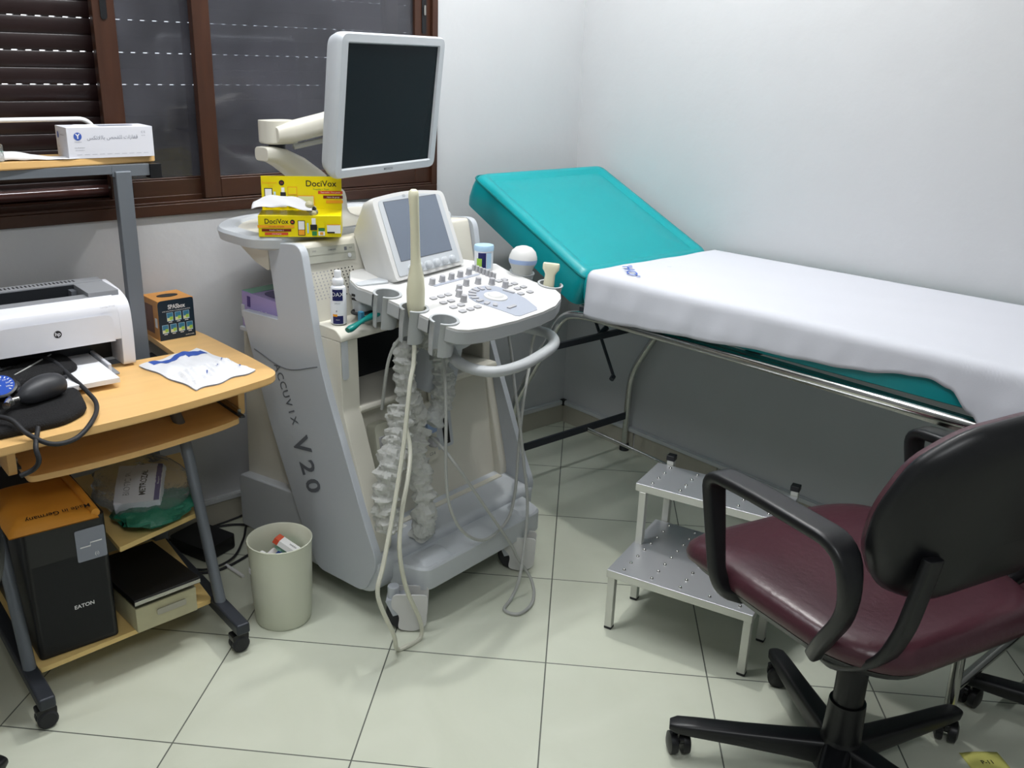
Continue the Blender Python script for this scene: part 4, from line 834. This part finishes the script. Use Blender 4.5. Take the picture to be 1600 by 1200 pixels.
g.tube(bx, [max(.006, .029*sin(pi*min(1, max(0, (k/n*.92+.06))))**.75) for k in range(n+1)], 'black_bulb', BW, 20); g.build('bulb', bp, ang=80)
g = G(); g.cyl((-2.165, -.525, .722), (-2.185, -.53, .722), .007, 'chrome', BW, 12); g.cyl((-2.183, -.545, .722), (-2.178, -.50, .724), .006, 'chrome', BW, 12); g.cyl((-2.186, -.53, .722), (-2.196, -.555, .722), .008, 'chrome', BW, 12); g.build('air_valve', bp)
g = G(); Tg = M.Translation((-.068, -.040, .062)) @ M.Rotation(rad(28), 4, 'X') @ M.Rotation(rad(-8), 4, 'Y'); g.lathe([(.030, -.012), (.034, -.004), (.034, .006), (.030, .008)], 'black_plastic', Tg, 32); gg = g.build('gauge', bp)
g = G(); g.lathe([(.029, .0075), (.029, .0085)], 'gauge_blue', Tg, 32)
for k in range(15): a = rad(225-k*19.3); g.quad(-.001, .021, .001, .026, 'white_print', Tg @ M.Rotation(a-pi/2, 4, 'Z'), .0090)
for k, t in enumerate(('20', '60', '100', '140', '180', '220', '260', '300')): a = rad(235-k*38); g.text(t, .0055, 'white_print', Tg @ fr((.0165*cos(a), .0165*sin(a), .0090)))
g.quad(-.0008, -.004, .0008, .018, 'white_print', Tg @ M.Rotation(rad(30), 4, 'Z'), .0093); g.build('dial', gg)
g = G(); g.tube([V(p)+V((2.12, .44, -.6762)) for p in cr_([(-2.30, -.19, .73), (-2.20, -.185, .725), (-2.127, -.195, .722), (-2.08, -.23, .722), (-2.035, -.28, .722), (-2.020, -.392, .705), (-2.012, -.48, .692), (-2.018, -.56, .688), (-2.05, -.64, .686), (-2.10, -.690, .672), (-2.15, -.695, .672), (-2.185, -.655, .690), (-2.205, -.610, .712), (-2.25, -.56, .715)], 8)], .0052, 'black_rubber', seg=10); g.build('tube', bp)
g = G(); g.tube([V(p)+V((2.12, .44, -.6762)) for p in cr_([(-2.26, -.40, .715), (-2.20, -.385, .725), (-2.165, -.40, .73), (-2.145, -.44, .726), (-2.165, -.47, .72), (-2.13, -.455, .722), (-2.08, -.425, .718), (-2.035, -.405, .712)], 8)], .0052, 'black_rubber', seg=10); g.build('tube', bp)
g = G(); g.tube([V(p)+V((2.12, .44, -.6762)) for p in cr_([(-2.16, -.640, .692), (-2.18, -.690, .672), (-2.180, -.700, .645), (-2.19, -.690, .625), (-2.215, -.685, .615)], 8)], .0052, 'black_rubber', seg=10); g.build('tube', bp)
# ---------------- things on the upper shelf
gbx = thing('latex_glove_box', 'white cardboard glove dispenser box at the right end of the upper shelf', 'box', (-1.790, -.098, 1.1757), rad(-2)); hx, hy, hz = .104, .052, .074
g = G(); g.bb((-hx, -hy, 0), (hx, hy, hz), 'card_white'); g.prism([(x, y) for x, y in rpoly([(-.07, -.02), (.07, -.02), (.07, .02), (-.07, .02)], .019)], hz, hz+.0005, 'grey_print', fr()); g.loft([[(-hx+.002, -hy+.002, hz), (-.02, -hy+.002, hz), (-.02, .0, hz), (-hx+.002, .0, hz)], [(-hx+.03, -hy+.010, hz+.006), (-.04, -hy+.010, hz+.007), (-.04, -.01, hz+.004), (-hx+.03, -.01, hz+.005)]], 'card_white'); gb0 = g.build('box_body', gbx, .001)
F = basis((0, -hy-.0005, 0), (1, 0, 0), (0, 0, 1)); g = G()
g.disc((-.079, .053), .0095, 'print_blue', F, seg=28); g.text('Y', .016, 'white_print', F @ fr((-.079, .053, .0003)), bold=.03); g.text('PrimaFlex', .0042, 'grey_print', F @ fr((-.079, .040, 0))); g.text('Latex Examination', .0032, 'cart_text', F @ fr((-.077, .026, 0))); g.text('Gloves Powdered', .0030, 'grey_print', F @ fr((-.077, .020, 0)))
ar = ''.join(chr(c) for c in [0xFEB2, 0xFEDC, 0xFE97, 0xFEFC, 0xFEDF, 0xFE8E, 0xFE91, 0x20, 0xFEBA, 0xFEA4, 0xFED4, 0xFEE0, 0xFEDF, 0x20, 0xFE95, 0xFE8D, 0xFEAF, 0xFE8E, 0xFED4, 0xFED7])
g.text(ar, .0125, 'grey_print', F @ fr((.004, .049, 0))); g.text('C E', .007, 'grey_print', F @ fr((.080, .060, 0))); g.text('EN 455', .003, 'grey_print', F @ fr((.080, .052, 0)))
for k in range(10): g.quad(-.085+k*.018, .009, -.073+k*.018, .0096, 'grey_print', F)
g.build('front_print', gbx)
F = basis((-hx-.0005, 0, 0), (0, -1, 0), (0, 0, 1)); g = G(); g.disc((-.030, .053), .008, 'print_blue', F, seg=24); g.text('Y', .012, 'white_print', F @ fr((-.030, .053, .0003))); g.text('Examination Gloves', .0042, 'grey_print', F @ fr((.010, .055, 0)))
for k, t in enumerate(('XL', 'L', 'M', 'S', 'XS')): g.text(t, .004, 'grey_print', F @ fr((.035, .043-k*.007, 0)))
g.text('Powder', .004, 'grey_print', F @ fr((-.03, .025, 0))); g.build('side_print', gbx)
g = G()
def msk(u, v): return (-.115+.23*u, -.045+.07*v+.01*sin(u*6), .001+.017*math.exp(-((u-.3)*3.0)**2)*sin(pi*v)**.5+.004*abs(sin(u*14+v*3))*(1-u))
g.grid(msk, 26, 12, 'tissue'); g.grid(lambda u, v: (lambda q: (q[0], q[1], q[2]+.0007))(msk(.02+.26*u, .35+.6*v)), 8, 6, 'mint_pack'); mk = g.build('swab_packet', None, ang=60, solid=.0008); mk.location = (-1.985, -.10, 1.1758); tag(mk, 'flat white and mint green packet lying left of the white glove box', 'packet')
g = G(); g.box((0, 0, .02), (.09, .07, .04), 'clear_plastic'); pc = g.build('plastic_case', None, .004); pc.location = (-2.085, -.112, 1.1762); tag(pc, 'clear plastic case at the left edge of the upper shelf', 'case')
# ---------------- UPS tower and envelope
up_ = thing('power_backup_unit', 'black tower power backup unit on the low shelf under the desk', 'backup power supply', (-2.120, -.355, .0942)); uw, ud, uh = .090, .205, .328
g = G(); g.prism(rrect(2*uw, 2*ud, .012), 0, uh, 'black_plastic'); ub = g.build('case', up_, .004)
F = basis((0, -ud-.0006, 0), (1, 0, 0), (0, 0, 1)); g = G()
for j in range(44):
    for q in (0, 1): g.quad(-.078, .012+j*.0052+q*.0026, .078, .0131+j*.0052+q*.0026, 'cart_dark' if q else 'printer_dark', F, .0003)
g.text('EATON', .0135, 'white_print', F @ fr((.020, .110, .0006)), bold=.02); g.prism([(x+.052, y+.262) for x, y in rpoly([(-.033, -.040), (.033, -.040), (.033, .040), (-.033, .040)], .004)], -.0003, .0012, 'grey_print', F)
g.tube([(.027, .258, .002), (.050, .258, .002), (.050, .266, .002), (.076, .266, .002)], .0016, 'white_print', F, 6); g.text('(i)', .012, 'white_print', F @ fr((.062, .235, .002))); g.build('front_panel', up_)
en = thing('padded_envelope', 'orange padded envelope folded on top of the black backup unit', 'envelope', (-2.12, -.42, .4225))
E0 = [V((-.115, -.150, 0)), V((.072, -.158, 0)), V((.070, .115, 0)), V((-.115, .10, 0))]
def ev(u, v, top): 
    p = (E0[0]*(1-u)+E0[1]*u)*(1-v)+(E0[3]*(1-u)+E0[2]*u)*v; e = min(1, min(u, 1-u, v, 1-v)*7); return (p.x, p.y, (.020*e**.5+.006*sin(u*5)*e+.003) if top else .001)
g = G(); g.grid(lambda u, v: ev(u, v, 1), 24, 24, 'envelope'); g.grid(lambda u, v: ev(u, v, 0), 24, 24, 'envelope'); g.tube([(.068, -.15, .012), (.070, .0, .014), (.068, .11, .012)], .010, 'envelope', seg=10); g.build('envelope_body', en, ang=60)
g = G(); g.text('Made in Germany', .019, 'black_print', basis((-.005, -.128, .0262), (-1, .04, 0), (0, -.97, -.22)), bold=.01); g.build('printed_text', en)
# ---------------- document box on low shelf
db = thing('drawer_box', 'small cream fronted box with a dark lid on the low shelf beside the black unit', 'box', (-1.925, -.46, .0942), rad(4))
g = G(); g.bb((-.078, -.12, 0), (.078, .14, .068), 'wood_box'); g.prism(rrect(.075, .016, .004), .0, .004, 'skirting_tile', basis((.01, -.1201, .040), (1, 0, 0), (0, 0, 1))); g.build('box_body', db, .003)
g = G(); Tl = fr((0, .14, .070)) @ M.Rotation(rad(-3), 4, 'X'); g.bb((-.084, -.275, 0), (.084, .0, .016), 'black_plastic', Tl); g.bb((-.084, -.277, .002), (.084, -.275, .012), 'chrome_worn', Tl); g.build('lid', db, .004)
# ---------------- medicine bag on the half shelf
mb = thing('medicine_bag', 'clear plastic bag holding a white medicine carton and green wrapping on the half shelf', 'bag', (-1.868, -.318, .3025))
random.seed(11)
def lump(g, c, r, m, am, seed, seg=26, rn=14):
    random.seed(seed); ph = [random.uniform(0, 6) for _ in range(8)]; rings = []
    for j in range(rn+1):
        a = -pi/2+pi*j/rn; ring = []
        for k in range(seg):
            t = 2*pi*k/seg; q = 1+am*(.5*sin(3*t+ph[0]+2*a)+.4*sin(7*t+ph[1]-5*a)+.35*sin(11*t+9*a+ph[2])+.4*random.uniform(-1, 1)*cos(a))
            ring.append((c[0]+r[0]*cos(a)*cos(t)*q+1e-5*k, c[1]+r[1]*cos(a)*sin(t)*q, max(c[2]-r[2]*.98, c[2]+r[2]*sin(a)*(1+am*.4*sin(5*t+ph[3])))))
        rings.append(ring)
    g.loft(rings, m)
g = G(); lump(g, (.0, -.01, .058), (.120, .165, .060), 'clear_plastic', .10, 5); g.build('outer_bag', mb, ang=25)
g = G(); lump(g, (-.005, -.115, .030), (.105, .075, .028), 'green_bag', .16, 8); g.build('green_wrapping', mb, ang=25)
Tc = basis((-.005, .03, .105), (-.45, .89, .0), (-.89, -.45, .18))
Tc = basis((-.022, -.065, .086), (.42, .86, .22), (-.80, .60, .0))
g = G(); g.prism(rpoly([(-.075, -.055), (.075, -.055), (.075, .055), (-.075, .055)], .004), -.030, .0, 'card_white', Tc); mc = g.build('medicine_carton', mb, .001)
g = G(); Tr = Tc @ M.Rotation(rad(180), 4, 'Z'); Tr = Tc
g.text('METROZAL', .021, 'black_print', Tr @ fr((-.002, -.012, .0006)), bold=.02, sx=.9); g.text('BIOTIC PL', .022, 'grey_print', Tr @ fr((.0, .026, .0006)), sx=.95); g.quad(-.074, -.053, .074, -.040, 'purple_dark', Tr, .0006); g.text('laboratoires', .006, 'white_print', Tr @ fr((0, -.0465, .0009))); g.build('carton_print', mc)
# ================================================================ SWIVEL CHAIR
def make_chair(mw, label, base_rot, seat_rot):
    ch = thing('office_chair', label, 'office chair', mw)
    RS = M.Rotation(seat_rot, 4, 'Z'); RB = M.Rotation(base_rot, 4, 'Z')
    hub = G(); hub.lathe([(.052, .045), (.056, .06), (.050, .095), (.040, .115), (.038, .13)], 'black_plastic', None, 28); ho = hub.build('base_hub', ch, .002)
    for k in range(5):
        A = RB @ M.Rotation(2*pi*k/5, 4, 'Z'); g = G(); rings = []
        for x, w, z0, z1 in ((.03, .058, .050, .112), (.10, .052, .055, .104), (.20, .047, .058, .096), (.30, .043, .060, .090), (.335, .040, .062, .087), (.350, .026, .066, .082)):
            rings.append([A @ V((x, y, (z0+z1)/2+z*(z1-z0)/.03)) for y, z in rrect(w, .03, .011, 4)])
        g.loft(rings, 'black_plastic'); arm = g.build('base_arm', ch, ang=50)
        T_ = A @ fr((.325, 0, 0), rad(70+k*37)); g = G(); g.lathe([(.008, .045), (.008, .066)], 'chrome_worn', T_, 10)
        g.prism(rpoly([(-.026, .022), (.012, .03), (.024, .054), (-.020, .056)], .012, 4), -.0045, .0045, 'black_plastic', T_ @ M.Rotation(pi/2, 4, 'X')); cs = g.build('castor', arm, .001)
        g = G()
        for s_ in (-1, 1): g.lathe([(.010, .0055*s_), (.0245, .0055*s_), (.0255, .010*s_), (.0245, .021*s_), (.014, .025*s_), (.001, .0255*s_)][::s_], 'black_plastic', T_ @ fr((-.006, 0, .0256)) @ M.Rotation(pi/2, 4, 'X'), 22)
        g.build('wheel', cs)
    g = G(); g.lathe([(.040, .10), (.037, .20), (.0365, .205)], 'black_plastic', None, 26); g.lathe([(.0305, .19), (.0305, .300), (.026, .308)], 'black_plastic', None, 26); g.build('column_cover', ch, .001)
    g = G(); g.lathe([(.0145, .32), (.0145, .43)], 'chrome', None, 20); g.build('gas_lift', ch)
    g = G(); g.prism(rrect(.20, .24, .03), .418, .440, 'black_plastic', RS @ fr((0, .01, 0))); g.prism(rrect(.10, .14, .02), .395, .42, 'black_plastic', RS); g.tube([RS @ V(p) for p in ((.08, .02, .42), (.20, .03, .415), (.235, .03, .418))], .006, 'black_plastic', seg=8); g.build('tilt_mechanism', ch, .004)
    # seat
    def so(k, sh=0): return rpoly([(x*k, .03+(y-.03)*k+sh) for x, y in [(-.185, -.235), (.185, -.235), (.250, -.14), (.262, .10), (.242, .27), (.17, .335), (-.17, .335), (-.242, .27), (-.262, .10), (-.250, -.14)]], .06, 5)
    def ring(k, z, curve=1): return [RS @ V((x, y, z+curve*(.012*(x/.26)**2-.030*max(0, (y-.12)/.18)**2+.006*max(0, (-y-.1)/.13)))) for x, y in so(k)]
    g = G(); g.loft([ring(.80, .437, 0), ring(.93, .443, .6), ring(.975, .458, .8)], 'black_plastic'); g.build('seat_shell', ch, ang=60)
    g = G(); g.loft([ring(.96, .457, .8), ring(.995, .462, .9), ring(1.0, .474), ring(.985, .489), ring(.93, .501), ring(.82, .506), ring(.55, .504), ring(.25, .500)], 'seat_vinyl'); g.build('seat_cushion', ch, ang=70)
    # backrest
    bo = [(-.13, .588), (.13, .588), (.205, .625), (.245, .70), (.250, .78), (.225, .87), (.16, .922), (.06, .940), (-.06, .940), (-.16, .922), (-.225, .87), (-.250, .78), (-.245, .70), (-.205, .625)]
    def bring(k, off, bul=0):
        out = []
        for x, z in rpoly(bo, .03, 4):
            x2 = x*k; z2 = .765+(z-.765)*k; y = -.185-.075*((z2-.585)/.36)+.055*(x2/.25)**2+off; out.append(RS @ V((x2, y-.03*max(0, (.68-z2)/.1)*0, z2)))
        return out
    g = G(); g.loft([bring(.30, .034), bring(.70, .034), bring(.90, .026), bring(.985, .008), bring(1.0, -.006)], 'seat_vinyl'); bk = g.build('back_cushion', ch, ang=70)
    g = G(); g.loft([bring(1.0, -.004), bring(1.012, -.012), bring(.985, -.026), bring(.90, -.038), bring(.70, -.044), bring(.35, -.046)], 'black_plastic'); g.build('back_shell', ch, ang=70)
    g = G(); jp = cr_([(-.10, .02, .428), (-.165, -.05, .424), (-.195, -.125, .440), (-.197, -.195, .490), (-.190, -.222, .555), (-.182, -.232, .63), (-.17, -.236, .70)], 6)
    n = len(jp); g.sweep([RS @ p for p in jp], rrect(.044, .018, .008, 3), 'black_plastic', up=RS @ V((0, 1, .3))); g.build('back_bracket', ch, .002, ang=60)
    for sx in (-1, 1):
        path = bendpath([(.225*sx, .09, .452), (.262*sx, .115, .462), (.275*sx, .130, .50), (.275*sx, .172, .700), (.275*sx, .05, .708), (.275*sx, -.160, .708), (.275*sx, -.185, .60), (.262*sx, -.13, .505), (.23*sx, -.09, .445)], [.04, .04, .04, .06, .05, .06, .04], 6)
        pp = [V(p) for p in path]; n = len(pp); rings = []
        for i in range(n):
            t = (pp[min(i+1, n-1)]-pp[max(i-1, 0)]).normalized(); sd = V((1, 0, 0)); nn = t.cross(sd).normalized(); topness = max(0, (pp[i].z-.60)/.108)
            w = .034+.022*topness; h_ = .026-.004*topness
            rings.append([RS @ (pp[i]+sd*x+nn*y) for x, y in rrect(w, h_, .010, 4)])
        g = G(); g.loft(rings, 'black_plastic'); g.build('armrest', ch, ang=50)
    return ch
def dup(root, loc, rz, label):
    r = root.copy(); COL.objects.link(r); r.location = loc; r.rotation_euler = (0, 0, rz); r['label'] = label
    for c0 in list(root.children):
        c = c0.copy(); COL.objects.link(c); c.parent = r
        for g0 in list(c0.children):
            d = g0.copy(); COL.objects.link(d); d.parent = c
            for h0 in list(g0.children): e = h0.copy(); COL.objects.link(e); e.parent = d
    return r
oc = make_chair((-.980, -1.852, 0), 'black office chair with a dark red vinyl seat in front of the step stool', rad(56), rad(-13))
dup(oc, (-.40, -2.225, 0), rad(52), 'black office chair at the right edge of the photo, only its wheeled base in view')
dup(oc, (-2.66, -.98, 0), rad(44), 'black office chair cut off at the lower left corner of the photo')

# ================================================================ WASTE BIN
wb = thing('waste_bin', 'cream plastic waste bin on the floor between desk and scanner', 'waste bin', (-1.617, -.600, 0))
g = G(); g.lathe([(.066, .004), (.070, 0), (.073, .004), (.0795, .10), (.082, .200), (.0835, .232), (.0850, .238), (.0835, .240), (.0805, .236), (.079, .20), (.070, .010), (.02, .008)], 'bin_plastic', None, 48); g.build('bin_body', wb, ang=50)
random.seed(5)
def rub(name, label, cat, loc, rot, shape):
    g = G(); shape(g); o = g.build(name, None, 0, ang=30); o.location = V((-1.617, -.600, 0))+V(loc); o.rotation_euler = rot; tag(o, label, cat); return o
rub('discarded_carton', 'white carton with a red end lying in the waste bin', 'carton', (.038, .010, .190), (.25, -.5, 2.2), lambda g: (g.bb((-.05, -.02, -.007), (.035, .02, .007), 'white_print'), g.bb((.035, -.0201, -.0072), (.05, .0201, .0072), 'red_print'), g.text('GSK', .012, 'black_print', fr((.0, 0, .0075)))))
def crum(g):
    for k in range(5): lump(g, (random.uniform(-.03, .03), random.uniform(-.03, .03), random.uniform(-.01, .012)), (.032, .026, .018), random.choice(['tissue', 'paper']), .25, 20+k, 14, 8)
rub('crumpled_paper', 'crumpled white and pale blue paper filling the waste bin', 'paper', (-.020, .005, .155), (0, 0, 0), crum)
rub('discarded_wrapper', 'blue and white wrapper lying in the waste bin', 'wrapper', (-.012, .030, .182), (.2, .3, .4), lambda g: (g.grid(lambda u, v: (.07*u-.035, .03*v-.015, .006*sin(u*9)), 10, 3, 'white_print'), g.grid(lambda u, v: (.07*u-.035, .010*v-.014, .0012+.006*sin(u*9)), 10, 2, 'print_blue')))
rub('discarded_tissue', 'small pale green tissue lying in the waste bin', 'tissue', (.030, .045, .178), (.1, .2, 0), lambda g: lump(g, (0, 0, 0), (.022, .018, .012), 'mint_pack', .3, 44, 14, 8))
# ================================================================ CABLES AND BITS ON THE FLOOR
ad = thing('power_adapter', 'black power adapter block lying behind the front desk leg', 'adapter', (-1.640, -.125, 0), rad(20)); g = G(); g.prism(rrect(.12, .16, .015), .0005, .045, 'black_plastic'); g.build('adapter_body', ad, .006)
def cable(P, r, label, m='black_rubber'):
    p0 = V((P[0][0], P[0][1], 0)); g = G(); g.tube([q-p0 for q in cr_(P, 8)], r, m, seg=8); o = g.build('power_cable', None); o.location = p0; tag(o, label, 'cable'); return o
cable([(-1.72, -.022, .0045), (-1.60, -.022, .0045), (-1.50, -.05, .0045), (-1.45, -.12, .0045), (-1.47, -.20, .0045), (-1.55, -.25, .0045), (-1.66, -.28, .0045), (-1.73, -.24, .0045), (-1.74, -.16, .0045)], .004, 'black cable looped on the floor around the power adapter')
cable([(-1.735, -.06, .0045), (-1.66, -.015-.015, .0045), (-1.56, -.022, .006), (-1.46, -.03, .02), (-1.38, -.028, .05), (-1.30, -.026, .10)], .0035, 'black cable running along the skirting behind the scanner')
cable([(-1.73, -.10, .0045), (-1.725, -.15, .0045), (-1.72, -.22, .0045), (-1.68, -.27, .012), (-1.60, -.25, .012), (-1.52, -.15, .0045), (-1.45, -.045, .0045), (-1.36, -.035, .0045)], .0035, 'black cable crossing the floor beneath the scanner side')
g = G(); g.tube([(-.045, .0, .0055), (.045, .0, .0055)], .005, 'white_print', seg=10); so_ = g.build('plastic_stick', None); so_.location = (-1.625, -.312, 0); so_.rotation_euler = (0, 0, rad(-82)); tag(so_, 'short white plastic stick on the floor beside the waste bin', 'stick')
g = G(); g.grid(lambda u, v: (-.045+.09*u, -.032+.064*v, .0012+.002*sin(u*4)), 10, 6, 'yellow_paper'); g.text('P-11', .016, 'black_print', fr((0, -.002, .0042))); yp = g.build('paper_note', None, solid=.0005, ang=60); yp.location = (-.665, -2.035, 0); yp.rotation_euler = (0, 0, rad(-35)); tag(yp, 'yellow paper note on the floor at the lower right corner', 'note')
